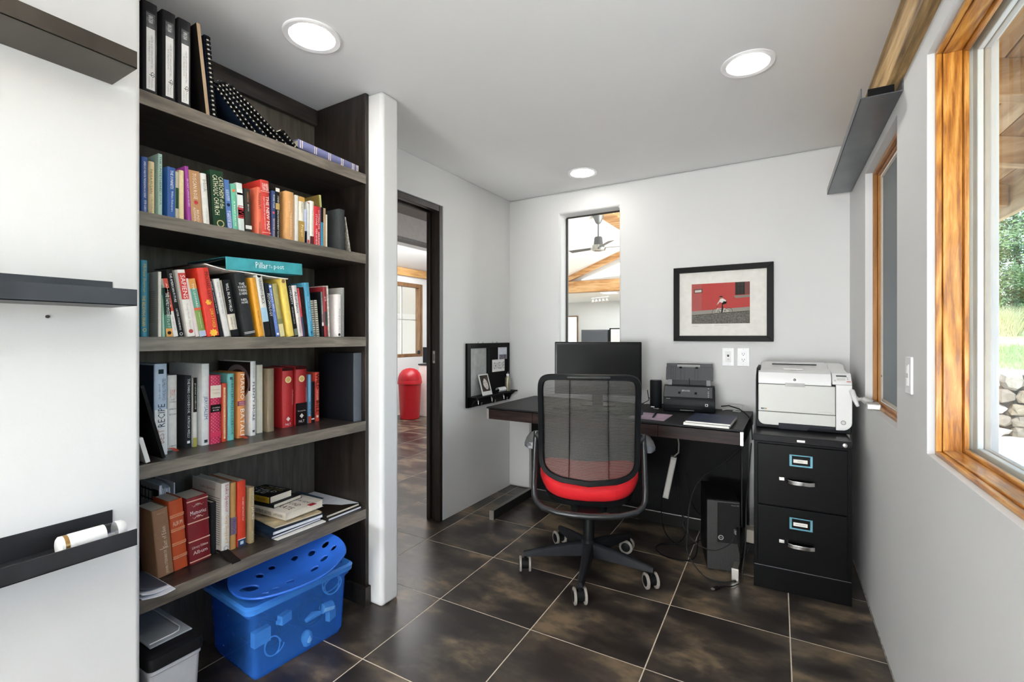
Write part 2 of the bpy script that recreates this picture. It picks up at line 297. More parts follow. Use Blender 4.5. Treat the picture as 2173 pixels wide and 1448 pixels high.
(3, -1.66, 0.7263, 0.013, 0.1816, 0.14, 0.168, '#e9e5e0', 'p', 'white paperback with an orange red upper spine on the third shelf', [('AMERICA', '#fbd8cc', 0.08, 0.5, 0.35, 0.65), ('THE GREAT SHIFT', '#8a8a92', 0.65, 0.9, 0.4, 0.65)], [(0, 0.56, '#c9432c')]),
(3, -1.66, 0.7402, 0.0165, 0.2094, 0.15, 0.168, '#1f1f1f', 'p', 'black paperback with white lettering left of the white and red book', [('THE AMERICAN FUTURE', '#f2f2f2', 0.05, 0.48, 0.35, 0.75), ('LESTER STANDING', '#e6e6e6', 0.58, 0.9, 0.35, 0.65)], [('ring', 0.96, '#e8e8e8')]),
(3, -1.655, 0.7645, 0.0214, 0.2128, 0.16, 0.148, '#eae7e0', 'p', 'white paperback with a red panel and large white letters', [('SAPIENS', '#fff4f0', 0.08, 0.43, 0.25, 0.85), ('Yuval Noah Harari', '#b8a8a8', 0.5, 0.88, 0.4, 0.7)], [(0.05, 0.44, '#cf3a30'), ('dot', 0.92, '#b03a3a')]),
(3, -1.66, 0.7895, 0.0115, 0.1884, 0.13, 0.176, '#ead9d6', 'p', 'thin pinkish white paperback beside the multicoloured one', [], []),
(3, -1.66, 0.8018, 0.0207, 0.1888, 0.13, 0.189, '#7f9a4a', 'p', 'multicoloured paperback with orange, teal and olive bands', [('THE LEOPARD', '#f2f2dc', 0.08, 0.5, 0.35, 0.65), ('Tomasi di Lampedusa', '#e8f0d0', 0.58, 0.86, 0.4, 0.65)], [(0, 0.17, '#d79646'), (0.17, 0.5, '#5f9f8e'), (0.5, 0.54, '#d8562e'), (0.9, 1, '#b8c8e0')]),
(3, -1.652, 0.8235, 0.0371, 0.2255, 0.17, 0.157, '#d8301c', 'h', 'thick bright red leaning book with dark lettering on the third shelf', [('MICHAEL LEWIS', '#5a1410', 0.06, 0.5, 0.55, 0.85), ("LIAR'S POKER", '#f2c040', 0.6, 0.88, 0.5, 0.78)], [('star', 0.95, '#f0bc3a'), ('star2', 0.5, '#f0b238')]),
(3, -1.66, 0.8661, 0.0131, 0.1957, 0.14, 0.202, '#23262a', 'h', 'black book with small white lettering right of the red leaning book', [('KHALED HOSSEINI THE KITE', '#c8d0d8', 0.05, 0.6, 0.35, 0.6)], []),
(3, -1.66, 0.8804, 0.0183, 0.1969, 0.14, 0.186, '#dcdad6', 'p', 'pale grey paperback with thin grey lettering', [('Stephen King', '#9a9a9a', 0.06, 0.32, 0.3, 0.65), ('On Writing', '#9a9a9a', 0.36, 0.6, 0.3, 0.65)], []),
(3, -1.658, 0.9012, 0.0267, 0.1945, 0.15, 0.165, '#d8d0bf', 'h', 'cream and black book with a shaped black label', [('WILL IN A WORLD', '#f0eee6', 0.06, 0.56, 0.35, 0.7), ('STEPHEN', '#6a6456', 0.65, 0.84, 0.6, 0.8), ('GREENBLATT', '#6a6456', 0.65, 0.87, 0.25, 0.45)], [(0, 0.6, '#1c1d1e'), (0.88, 1, '#1c1d1e')]),
(3, -1.652, 0.9458, 0.0377, 0.2219, 0.17, 0.176, '#2e2f31', 'h', 'thick black book with white lettering across its spine', [('THE', '#e8e8e8', 0, 0, 0.15, 0.19), ('FOURTH', '#e8e8e8', 0, 0, 0.2, 0.24), ('TURNING', '#e8e8e8', 0, 0, 0.25, 0.29), ('IS HERE', '#e8e8e8', 0, 0, 0.3, 0.34), ('NEIL', '#e8e8e8', 0, 0, 0.4, 0.435), ('HOWE', '#e8e8e8', 0, 0, 0.445, 0.48)], [(0.93, 0.937, '#dddddd'), (0.95, 0.957, '#dddddd')]),
(3, -1.655, 0.9973, 0.0203, 0.2121, 0.15, 0.158, '#e4a02c', 'p', 'orange yellow paperback right of the thick black book', [('THE POWER OF BOSOM', '#6a4a18', 0.55, 0.82, 0.4, 0.6)], []),
(3, -1.655, 1.0194, 0.0234, 0.2259, 0.16, 0.156, '#dcdad2', 'p', 'tall white paperback with a pale blue panel and black foot', [('GREENTO', '#5a5a58', 0.06, 0.32, 0.35, 0.75), ('BLACK', '#1c1c1c', 0.33, 0.47, 0.3, 0.8)], [(0.53, 0.76, '#a8c8dc'), (0.76, 1, '#242424'), ('dot', 0.02, '#222222')]),
(3, -1.66, 1.0489, 0.0171, 0.199, 0.13, 0.142, '#252a30', 'p', 'black paperback with crowded white lettering left of the periwinkle one', [('PSYCHOLOGY', '#e2e2e2', 0.2, 0.62, 0.2, 0.8)], []),
(3, -1.66, 1.0672, 0.014, 0.1956, 0.13, 0.172, '#5d79c0', 'p', 'periwinkle blue paperback with white dot marks', [('FINDING ZERO', '#eef2ff', 0.1, 0.52, 0.35, 0.7), ('AMIR ACZEL', '#a8b8e0', 0.58, 0.86, 0.4, 0.65)], [('dot', 0.04, '#eef2ff'), ('dot', 0.95, '#eef2ff')]),
(3, -1.66, 1.0831, 0.0182, 0.1993, 0.13, 0.162, '#a39a5e', 'p', 'olive paperback with a striped cream foot', [('A NATURAL HISTORY', '#d0c890', 0.06, 0.4, 0.35, 0.6)], [(0.66, 0.76, '#7d7c50'), (0.76, 1, '#d9cf9c')]),
(3, -1.655, 1.1141, 0.0233, 0.222, 0.17, 0.165, '#e8cc62', 'p', 'yellow paperback with a brown sticker at its top', [], [('dot', 0.05, '#8d6a50')]),
(3, -1.66, 1.1423, 0.0163, 0.2017, 0.13, 0.159, '#1b1b1a', 'p', 'black paperback with white pattern left of the handwritten title one', [('COMPLEXITY', '#ededed', 0.02, 0.38, 0.3, 0.8), ('THE EMERGING SCIENCE', '#cccccc', 0.42, 0.75, 0.3, 0.6)], [(0.85, 0.98, '#6a7060')]),
(3, -1.66, 1.16, 0.0196, 0.2001, 0.14, 0.149, '#e4dbd8', 'p', 'white paperback with a black handwritten title', [('Abundance', '#181818', 0.12, 0.54, 0.25, 0.85), ('PETER DIAMANDIS', '#a07a80', 0.62, 0.93, 0.35, 0.65)], []),
(3, -1.66, 1.1807, 0.0081, 0.1918, 0.13, 0.136, '#b9323a', 'p', 'thin red and navy paperback after the handwritten title', [('SHOPCRAFT', '#f0c8c8', 0.18, 0.4, 0.35, 0.65)], [(0.59, 1, '#28405e')]),
(3, -1.655, 1.2056, 0.0193, 0.2151, 0.15, 0.112, '#4796b4', 'p', 'sky blue paperback with a dark cross at the foot', [('WHAT ARE THEY SAYING', '#cfe6f0', 0.25, 0.7, 0.35, 0.62)], [('cross', 0.93, '#1c3a48')]),
(3, -1.665, 1.2732, 0.0079, 0.1852, 0.14, 0.053, '#1a1a1c', 'h', 'black book with a grey spine near the dark red one', [('DATABASES', '#d8d8d8', 0.15, 0.5, 0.3, 0.7)], [(0, 0.68, '#77797a'), (0.68, 0.76, '#ece8e2')]),
(3, -1.66, 1.2817, 0.0142, 0.2061, 0.16, 0.045, '#8d2226', 'p', 'dark red paperback near the end of the third shelf row', [('20', '#e8c8c8', 0.19, 0.29, 0.2, 0.8)], [(0.5, 0.78, '#46484a')]),
(3, -1.65, 1.3345, 0.0189, 0.1802, 0.17, 0.0, '#e6dedb', 'p', 'pinkish white thick paperback near the end of the third shelf', [('Fixing your Life', '#4a4a48', 0.35, 0.85, 0.35, 0.65)], [('dot', 0.95, '#3a3a3a')]),
(3, -1.66, 1.3631, 0.0151, 0.2104, 0.17, 0.0, '#9b9a94', 'p', 'grey notebook standing last on the third shelf', [], []),
(4, -1.715, 0.6967, 0.0353, 0.2896, 0.21, 0.0, '#b7c9de', 'h', 'large pale blue and white cookbook at the wall end of the fourth shelf', [('THE', '#7a8290', 0.93, 0.975, 0.3, 0.6), ('BEST', '#b98a80', 0.715, 0.87, 0.25, 0.75), ('RECIPE', '#2b3850', 0.44, 0.69, 0.25, 0.8), ('COOKS ILLUSTRATED', '#3a4a64', 0.16, 0.4, 0.6, 0.85), ('by the editors of', '#4a5a74', 0.22, 0.38, 0.3, 0.48)], [('square', 0.085, '#1e2c34'), (0.5, 1, '#dfe0e0')]),
(4, -1.758, 0.7519, 0.0277, 0.2483, 0.18, 0.0, '#e2e0da', 'h', 'white cookbook with a big red word on the spine', [('JOY', '#c8322e', 0, 0, 0.19, 0.3), ('OF', '#555555', 0, 0, 0.315, 0.335), ('COOKING', '#555555', 0, 0, 0.345, 0.365), ('ROMBAUER', '#666666', 0, 0, 0.44, 0.46), ('BECKER', '#666666', 0, 0, 0.51, 0.53), ('SCRIBNER', '#666666', 0, 0, 0.93, 0.95)], []),
(4, -1.752, 0.7998, 0.0212, 0.2434, 0.19, 0.0, '#2c2d31', 'h', 'black cookbook with small silver specks at its foot', [('THE PARIS COOKBOOK', '#d4d6da', 0.04, 0.52, 0.35, 0.7), ('PATRICIA WELLS', '#d4d6da', 0.56, 0.86, 0.35, 0.7)], [('square', 0.92, '#f0f0f0')]),
(4, -1.75, 0.8241, 0.0117, 0.2357, 0.16, 0.0, '#d9d8d0', 'p', 'thin black, white and olive cookbook left of the tall white one', [('gourmet cookbook', '#f0f0e8', 0.08, 0.46, 0.3, 0.75)], [(0, 0.5, '#1d1d1b'), (0.87, 1, '#a8a24a')]),
(4, -1.743, 0.848, 0.0256, 0.2818, 0.23, 0.0, '#e2e3e2', 'h', 'tall white cookbook with blue capitals on the spine', [('JERUSALEM', '#2f4f86', 0.4, 0.68, 0.15, 0.72)], [('square', 0.95, '#3a3f46')]),
(4, -1.738, 0.8742, 0.0346, 0.2404, 0.17, 0.0, '#c22350', 'h', 'pink and red gingham cookbook with a cream oval label', [('Simple', '#b09070', 0, 0, 0.2, 0.225), ('Cuisine', '#b09070', 0, 0, 0.245, 0.27), ('COOKING', '#e8e0d8', 0, 0, 0.465, 0.485), ('BOOK', '#e8e0d8', 0, 0, 0.5, 0.52)], [('check', 0, '#f0a8b8'), (0.15, 0.33, '#e6dccb'), (0.43, 0.54, '#1c1516'), (0.83, 0.9, '#d03058')]),
(4, -1.745, 0.914, 0.0205, 0.2083, 0.15, 0.0, '#cf4526', 'h', 'slim orange red cookbook with a long pale label', [('THE WHIMSICAL BAKEHOUSE', '#b04a28', 0.1, 0.92, 0.42, 0.6)], [('strip', (0.07, 0.95), '#e9cf9e')]),
(4, -1.748, 0.9373, 0.0239, 0.2414, 0.18, 0.0, '#6fb6b3', 'h', 'turquoise cookbook with dark speckled lettering', [('BUBBYS BRUNCH COOKBOOK', '#22525a', 0.08, 0.92, 0.45, 0.8)], [('square', 0.07, '#2a5058')]),
(4, -1.754, 0.9771, 0.0269, 0.2439, 0.18, 0.0, '#dd8d4d', 'h', 'orange cookbook with large cream capitals and a purple band', [('MARIO', '#fff2e0', 0.03, 0.42, 0.3, 0.85), ('MOLTO', '#f0d8e0', 0, 0, 0.45, 0.475), ('ITALIANO', '#f0d8e0', 0, 0, 0.48, 0.505), ('BATALI', '#fff2e0', 0.56, 0.96, 0.3, 0.85)], [(0.44, 0.51, '#9a3a58')]),
(4, -1.757, 1.0264, 0.0211, 0.2818, 0.222, 0.0, '#e6e6e4', 'h', 'tall white cookbook with black capitals and a photo cover', [('PLENTY MORE', '#1c2230', 0.28, 0.8, 0.3, 0.7), ('OTTOLENGHI', '#8a8a8a', 0.08, 0.22, 0.4, 0.6)], [('square', 0.94, '#555555')]),
(4, -1.78, 1.0633, 0.0237, 0.2656, 0.18, 0.0, '#dcd6c4', 'p', 'thick cream paperback right of the tall white cookbook', [], []),
(4, -1.772, 1.1021, 0.0289, 0.2489, 0.18, 0.0, '#8b7a62', 'h', 'worn brown cloth book on the fourth shelf', [], []),
(4, -1.793, 1.1797, 0.0488, 0.2464, 0.17, 0.0, '#b02428', 'h', 'red hardcover with a gold seal and white foot emblem, wall side of the pair', [('NLT', '#f2dede', 0, 0, 0.93, 0.965), ('LIFE APPLICATION', '#e0b0b0', 0.37, 0.63, 0.85, 0.95)], [(0, 0.05, '#3c1214'), ('seal', 0.2, '#d9a83e'), ('diamond', 0.86, '#e8d8d0')]),
(4, -1.788, 1.2371, 0.0517, 0.2493, 0.17, 0.0, '#a82226', 'h', 'red hardcover with a gold seal and black lower spine, far side of the pair', [('NLT', '#f2dede', 0, 0, 0.91, 0.95), ('LIFE APPLICATION', '#e0b0b0', 0.36, 0.6, 0.85, 0.95), ('The Study Bible', '#e8dcdc', 0, 0, 0.745, 0.77)], [(0, 0.05, '#3c1214'), (0.62, 1, '#1e1617'), ('seal', 0.21, '#d9a83e'), ('diamond', 0.84, '#e8d8d0')]),
(4, -1.8, 1.305, 0.0134, 0.2109, 0.14, 0.0, '#7fb0d2', 'p', 'thin light blue paperback right of the red pair', [('Live to Work', '#16202c', 0.56, 0.82, 0.2, 0.8)], [(0.86, 1, '#d8442e')]),
(4, -1.803, 1.3218, 0.0148, 0.1775, 0.13, 0.0, '#1d2126', 'p', 'thin black paperback left of the red and white one', [], [(0.9, 0.93, '#dddddd')]),
(4, -1.81, 1.347, 0.0191, 0.2174, 0.15, 0.0, '#d8493a', 'p', 'red paperback with bold black title and white edges', [('WILD', '#1c1414', 0.03, 0.34, 0.1, 0.9), ('BILL', '#1c1414', 0.58, 0.84, 0.1, 0.9), ('TOM CLAVIN', '#f4e4d8', 0.36, 0.56, 0.3, 0.7)], [('dot', 0.9, '#f0d8c8')]),
(4, -1.66, 1.4292, 0.0427, 0.3026, 0.24, 0.0, '#15161a', 'h', 'large slate grey binder at the far end of the fourth shelf', [], [(0, 1, '#555a62')]),
(5, -1.728, 0.7125, 0.045, 0.2192, 0.112, 0.087, '#9b7457', 'h', 'worn brown book with cream vertical lettering on the bottom shelf', [], []),
(5, -1.735, 0.7607, 0.0417, 0.2334, 0.108, 0.075, '#c4532a', 'h', 'orange album with ribbed gilt spine', [('ALBUM', '#f0d8b8', 0, 0, 0.3, 0.36)], [(0.2, 0.225, '#d8835a'), (0.235, 0.24, '#f2d3b0'), (0.4, 0.425, '#d8835a'), (0.435, 0.44, '#f2d3b0'), (0.6, 0.625, '#d8835a'), (0.635, 0.64, '#f2d3b0'), (0.79, 0.815, '#d8835a'), (0.825, 0.83, '#f2d3b0')]),
(5, -1.735, 0.8075, 0.0669, 0.2258, 0.108, 0.049, '#7e1d24', 'h', 'dark red album with white lettering between gilt lines', [('Memories', '#f4e8e4', 0, 0, 0.2, 0.265), ('Library Edition', '#e8d4d0', 0, 0, 0.735, 0.785), ('Album', '#f0e0dc', 0, 0, 0.81, 0.865)], [(0.045, 0.06, '#e2b8a0'), (0.37, 0.385, '#e2b8a0'), (0.65, 0.665, '#e2b8a0'), (0.955, 0.97, '#e2b8a0'), ('flour', 0.13, '#d8b0a0'), ('flour', 0.31, '#d8b0a0')]),
(5, -1.76, 0.887, 0.0183, 0.182, 0.12, 0.0, '#2b2c2e', 'h', 'short black box shaped book behind the dark red album', [], []),
(5, -1.728, 0.9059, 0.0287, 0.249, 0.2, 0.0, '#e6e2dc', 'h', 'tall white cookbook with red and gold script on its spine', [('Luke Spencer', '#b02032', 0.03, 0.42, 0.3, 0.8), ('Gray Sheppard', '#d8a93a', 0.46, 0.86, 0.3, 0.8)], [('ring', 0.93, '#9a9a9a')]),
(5, -1.735, 0.9398, 0.0216, 0.2408, 0.18, 0.0, '#b98d54', 'h', 'tan cloth book with blue lettering patch on the bottom shelf', [('FRENCH', '#3a3a78', 0.55, 0.76, 0.3, 0.85)], [(0.52, 0.78, '#7a6a78')]),
(5, -1.735, 0.9662, 0.0279, 0.2402, 0.18, 0.0, '#d6422c', 'p', 'bright red paperback with a navy foot on the bottom shelf', [('THE GREAT NATURALIST PLAY', '#f8d8cc', 0.25, 0.62, 0.55, 0.75)], [(0.885, 0.895, '#f0e8e0'), (0.895, 1, '#2c4568'), ('square', 0.945, '#d8e4f0')]),
(5, -1.728, 1.0052, 0.02, 0.2069, 0.18, 0.0, '#a3906c', 'h', 'khaki book with cream vertical lettering beside the book pile', [('JAMES', '#efe8d4', 0.35, 0.58, 0.3, 0.85), ('LONESOME TRAVELER', '#e8dfc8', 0.07, 0.34, 0.5, 0.75), ('VINTAGE', '#e8dfc8', 0.78, 0.95, 0.4, 0.6)], []),
]

# ================================================================== THE ROOM
ZC = 2.29; XL = -1.555; XD = -1.955; YB = 3.255; XR = .305
def wall(name, ax, p0, p1, u0, u1, z0, z1, holes=(), bevel=.012, m=PLASTER, seg=4):
    us = sorted({u0, u1}|{h[i] for h in holes for i in (0, 1)}); zs = sorted({z0, z1}|{h[i] for h in holes for i in (2, 3)})
    def solid_cell(i, j):
        if i < 0 or j < 0 or i >= len(us)-1 or j >= len(zs)-1: return False
        uc, zc = (us[i]+us[i+1])/2, (zs[j]+zs[j+1])/2
        return not any(h[0] < uc < h[1] and h[2] < zc < h[3] for h in holes)
    P = (lambda p, u, z: (p, u, z)) if ax == 'x' else (lambda p, u, z: (u, p, z))
    mb = MB(); idx = {}
    def vid(k, i, j):
        if (k, i, j) not in idx: idx[(k, i, j)] = len(mb.v); mb.v.append(P((p0, p1)[k], us[i], zs[j]))
        return idx[(k, i, j)]
    for i in range(len(us)-1):
        for j in range(len(zs)-1):
            if not solid_cell(i, j): continue
            for k in (0, 1): mb.f.append(tuple(vid(k, a, b) for a, b in ((i, j), (i+1, j), (i+1, j+1), (i, j+1))))
            for (di, dj, e) in ((-1, 0, ((i, j), (i, j+1))), (1, 0, ((i+1, j), (i+1, j+1))), (0, -1, ((i, j), (i+1, j))), (0, 1, ((i, j+1), (i+1, j+1)))):
                if not solid_cell(i+di, j+dj): mb.f.append((vid(0, *e[0]), vid(0, *e[1]), vid(1, *e[1]), vid(1, *e[0])))
    return struct(build(name, mb, m, bevel=bevel, seg=seg))

# ---- floor: grout bed and tiles
def tile_mat():
    m = bpy.data.materials.new('slate_tile'); m.use_nodes = True; nt = m.node_tree; b = nt.nodes['Principled BSDF']; L = nt.links.new
    tc = nt.nodes.new('ShaderNodeTexCoord'); oi = nt.nodes.new('ShaderNodeObjectInfo')
    ml = nt.nodes.new('ShaderNodeMath'); ml.operation = 'MULTIPLY'; ml.inputs[1].default_value = 53; ad = nt.nodes.new('ShaderNodeVectorMath')
    L(oi.outputs['Random'], ml.inputs[0]); L(tc.outputs['Object'], ad.inputs[0]); L(ml.outputs[0], ad.inputs[1])
    mp = nt.nodes.new('ShaderNodeMapping'); mp.inputs['Scale'].default_value = (1, 1.7, 1); mp.inputs['Rotation'].default_value = (0, 0, .35); L(ad.outputs[0], mp.inputs[0])
    n1 = nt.nodes.new('ShaderNodeTexNoise'); n1.inputs['Scale'].default_value = 3.6; n1.inputs['Detail'].default_value = 5; n1.inputs['Roughness'].default_value = .55; n1.inputs['Distortion'].default_value = .15
    n2 = nt.nodes.new('ShaderNodeTexNoise'); n2.inputs['Scale'].default_value = 26; n2.inputs['Detail'].default_value = 5; n2.inputs['Roughness'].default_value = .55
    L(mp.outputs[0], n1.inputs['Vector']); L(mp.outputs[0], n2.inputs['Vector'])
    ma = nt.nodes.new('ShaderNodeMath'); ma.operation = 'MULTIPLY_ADD'; ma.inputs[1].default_value = .13; L(n2.outputs['Fac'], ma.inputs[0]); L(n1.outputs['Fac'], ma.inputs[2])
    r = nt.nodes.new('ShaderNodeValToRGB'); e = r.color_ramp.elements; e.new(.5); e.new(.6)
    for i, (p, c) in enumerate(((.36, '#262221'), (.50, '#322c29'), (.60, '#4d443b'), (.72, '#7d6c56'))): e[i].position = p; e[i].color = lin(c)+(1,)
    L(ma.outputs[0], r.inputs[0]); L(r.outputs[0], b.inputs['Base Color'])
    r2 = nt.nodes.new('ShaderNodeMapRange'); r2.inputs['From Min'].default_value = .3; r2.inputs['From Max'].default_value = .7; r2.inputs['To Min'].default_value = .29; r2.inputs['To Max'].default_value = .37
    L(n1.outputs['Fac'], r2.inputs[0]); L(r2.outputs[0], b.inputs['Roughness']); b.inputs['Specular IOR Level'].default_value = .55
    return m
TILE = tile_mat()
floor = struct(build('floor', MB().box(-9, .42, -4.6, 17.5, -.08, -.0008), mat('#d6cab8', .85, noise=(60, .12))))
TS = .4626; ca, sa = math.cos(.0225), math.sin(.0225)
def tile_mesh(w):
    h = TS-.0042; c = .0007
    a = [(0, 0, -.004), (w, 0, -.004), (w, h, -.004), (0, h, -.004)]; b = [(x, y, -c) for x, y, _ in a]
    d = [(c, c, 0), (w-c, c, 0), (w-c, h-c, 0), (c, h-c, 0)]
    mb = MB().loft([a, b, d]); me = bpy.data.meshes.new('tile'); me.from_pydata(mb.v, [], mb.f); me.materials.append(TILE)
    bm = bmesh.new(); bm.from_mesh(me); bmesh.ops.recalc_face_normals(bm, faces=bm.faces[:]); bm.to_mesh(me); bm.free()
    return me
T1, T2 = tile_mesh(TS-.0042), tile_mesh(.375)
for i in range(-8, 4):
    for j in range(-6, 14):
        x = -1.3826+TS*(ca*i-sa*j); y = 1.6862+TS*(sa*i+ca*j)
        if y > 8 or y < -1.5 or (y < 1.2 and x < -2.3): continue
        o = bpy.data.objects.new('tile', T2 if i == 3 else T1); COL.objects.link(o); o.parent = floor
        o.location = (x+.0019, y+.0019, 0); o.rotation_euler = (0, 0, .0225)

struct(build('ceiling', MB().box(-2.06, .33, -4.6, 3.37, ZC, ZC+.08), CEILM))
wall('wall_left', 'x', -2.06, XL, -4.6, .600, 0, ZC, bevel=.014)
struct(build('wall_alcove', MB().box(-2.1, -2.0, .58, 1.52, 0, ZC), PLASTER))
struct(build('wall_partition', MB().box(-2.06, XL, 1.494, 1.602, -.002, ZC), PLASTER, bevel=.02, seg=5))
wall('wall_door', 'x', -2.062, XD, 1.59, 3.37, 0, ZC, [(1.60, 2.412, -.1, 2.048)], bevel=.014)
wall('wall_back', 'y', YB, YB+.125, -2.06, .5, 0, ZC, [(-1.508, -1.052, .80, 2.122)], bevel=.02)
wall('wall_rear', 'y', -4.6, -4.5, -2.06, .6, 0, ZC)
W1 = (.50, 1.682, .880, 1.968); W2 = (2.052, 2.722, .881, 1.955)
rw(wall('wall_right', 'x', XR, .448, -4.6, 3.5, -.1, 2.035, [W1, W2], bevel=.009))
rw(struct(build('wall_right_upper', MB().box(.335, .448, -4.6, 3.5, 2.03, 2.5), PLASTER)))
beam = MB()
rg = random.Random(4); prof = []
for k in range(25):
    y = -1.9+5.2*k/24; w = lambda s: rg.uniform(-s, s)
    prof.append([(.337, y, 2.29), (.297+w(.002), y, 2.29), (.286+w(.003), y, 2.2+w(.01)), (.272+w(.003), y, 2.09+w(.008)), (.270+w(.002), y, 2.046), (.278+w(.001), y, 2.036), (.337, y, 2.036)])
beam.loft(prof)
rw(struct(build('trim_1', beam, wood(('#6a5238', '#96794f', '#bd9b6a', '#d3b485'), (6, .7, 6), 5, .65, ring=.8, dist=2.5, bump=.4, spec=.3), smooth=RAD(25))))['label'] = 'rough timber beam along the top of the right wall'

# ---- windows in the right wall
def window(name, w, x0, near_jamb, screen=False):
    y0, y1, z0, z1 = w
    root = struct(rw(build(name, MB().box(x0+.052, x0+.062, y0+.012, y1-.012, z0+.012, z1-.012), GLASS)))
    def ring(nm, a, xa, xb, mv, mh, bev=.0025, b=0):
        # a: distance the strip stands proud of the opening, between x xa and xb
        for part, bx in (('jamb', (y1-a, y1-b, z0+b, z1-b)), ('jamb', (y0+b, y0+a, z0+b, z1-b))):
            build(nm+'_'+part, MB().box(xa, xb, *bx), mv, root, bevel=bev)
        build(nm+'_sill', MB().box(xa, xb, y0+a, y1-a, z0+b, z0+a), mh, root, bevel=bev)
        build(nm+'_head', MB().box(xa, xb, y0+a, y1-a, z1-a, z1-b), mh, root, bevel=bev)
    return root, ring
win1, ring = window('window_1', W1, .334, True)
ring('outer', .011, .321, .3345, ORANGE_V, ORANGE_H)
ring('inner', .016, .335, .374, ORANGE_V, ORANGE_H)
ring('bead', .026, .3745, .385, ORANGE_V, ORANGE_H)
WHITEM = mat('#e4e4e2', .35, noise=(30, .02))
ring('sash', .032, .3975, .4105, WHITEM, WHITEM)
ring('track', .034, .411, .424, mat('#b3aca2', .5), mat('#c9c6c0', .5))
win2, ring = window('window_2', W2, .334, False)
PINE_V = wood(('#7a4a1c', '#a06a2c', '#b98244'), (6, 6, .8), 5, .45, bump=.08); PINE_H = wood(('#93603a', '#b98556', '#cc9c6c'), (6, .8, 6), 5, .45, bump=.08)
ring('outer', .013, .333, .349, PINE_V, PINE_H)
ring('inner', .024, .3495, .36, PINE_V, PINE_H)
BEIGE = mat('#c4bdae', .4, noise=(30, .02))
ring('screen', .038, .361, .371, BEIGE, BEIGE, b=.024)
def screen_mat():
    m = bpy.data.materials.new('insect_screen'); m.use_nodes = True; nt = m.node_tree; L = nt.links.new; b = nt.nodes['Principled BSDF']
    b.inputs['Roughness'].default_value = .7
    tc = nt.nodes.new('ShaderNodeTexCoord'); wv = []
    for d in ('Y', 'Z'):
        w = nt.nodes.new('ShaderNodeTexWave'); w.bands_direction = d; w.inputs['Scale'].default_value = 150; L(tc.outputs['Object'], w.inputs[0]); wv.append(w)
    mx = nt.nodes.new('ShaderNodeMath'); mx.operation = 'MAXIMUM'; L(wv[0].outputs['Fac'], mx.inputs[0]); L(wv[1].outputs['Fac'], mx.inputs[1])
    r = nt.nodes.new('ShaderNodeMapRange'); r.inputs['To Min'].default_value = .25; r.inputs['To Max'].default_value = .95; L(mx.outputs[0], r.inputs[0])
    L(r.outputs[0], b.inputs['Alpha']); b.inputs['Base Color'].default_value = lin('#7d8184')+(1,)
    return m
build('insect_screen', MB().box(.3655, .3665, W2[0]+.036, W2[1]-.036, W2[2]+.036, W2[3]-.036), screen_mat(), win2)
build('screen_knob', MB().lathe([(.001, 0), (.006, 0), (.006, .004), (.001, .005)], 12, (.3605, W2[1]-.031, 1.02), 'x'), BLACK, win2, smooth=RAD(40))
build('sash_lock', MB().box(.352, .362, 2.3, 2.35, W2[2]+.024, W2[2]+.034), ALU, win2, bevel=.003)
build('sash_lever', MB().prism([(.352, 2.27), (.358, 2.27), (.358, 2.31), (.354, 2.315)], W2[2]+.034, W2[2]+.04), ALU, win2, bevel=.001)
crank = thing('window_crank', 'folding off-white casement crank handle on the sill of the small window', 'window crank', W(.318, 2.60, W2[2]), ANG)
GREYM = mat('#bdbdba', .38, .25, noise=(40, .04))
build('crank_base', MB().prism([(-.03, -.05), (.02, -.06), (.026, .055), (-.02, .075)], 0, .026), GREYM, crank, bevel=.005, seg=3)
build('crank_hub', MB().tube([(.0, .035, .016), (-.03, .05, .036)], [.018, .014], 16), GREYM, crank, smooth=RAD(40))
build('crank_arm', MB().tube([(-.03, .05, .036), (-.045, .062, .028), (-.06, .10, .045)], [.009, .009, .008], 10), GREYM, crank, smooth=RAD(50))
build('crank_handle', MB().tube([(-.052, .035, .005), (-.058, .07, .03), (-.062, .125, .06)], [.007, .011, .012], 10), WHITEP, crank, smooth=RAD(50))

# ---- interior window to the gallery
struct(build('window_3', MB().box(-1.503, -1.057, YB+.112, YB+.118, .805, 2.117), GLASS))
w3 = bpy.data.objects['window_3']
fm = mat('#3f3d3a', .5)
for bx in ((-1.508, -1.496, .80, 2.122), (-1.064, -1.052, .80, 2.122), (-1.508, -1.052, 2.113, 2.122)):
    build('frame_strip', MB().box(bx[0], bx[1], YB+.108, YB+.125, bx[2], bx[3]), fm, w3)

# ---- pocket door
door = thing('pocket_door', 'dark stained pocket door slid into the wall, only its edge with a latch showing', 'door', (-2.008, 2.40, 0)); door['kind'] = 'structure'
del door['category']; door.name = 'door_1'
DW = wood(('#15110f', '#221b17', '#2f2620', '#3d322a'), (9, 9, .7), 5, .42, bump=.12)
build('door_leaf', MB().box(-.022, .022, -.012, .6, .008, 2.02), DW, door, bevel=.002)
build('latch_plate', MB().box(-.011, .011, -.0165, -.012, 1.025, 1.105), ALU, door, bevel=.0015)
build('latch_pull', MB().box(-.005, .005, -.0185, -.0165, 1.04, 1.085), mat('#77736c', .4, .6), door, bevel=.001)
fr = struct(build('trim_2', MB().box(XD-.036, XD+.003, 2.372, 2.404, 0, 2.042), DW, bevel=.004)); fr['label'] = 'dark stained door frame'
build('jamb_rear', MB().box(-2.062, -2.034, 2.372, 2.404, 0, 2.042), DW, fr, bevel=.004)
build('head_front', MB().box(XD-.035, XD+.002, 1.602, 2.371, 2.006, 2.042), DW, fr, bevel=.004)
build('head_rear', MB().box(-2.061, -2.035, 1.602, 2.371, 2.006, 2.042), DW, fr, bevel=.004)
build('track', MB().box(-2.03, -1.995, 1.602, 2.38, 2.025, 2.044), BLACK, fr)

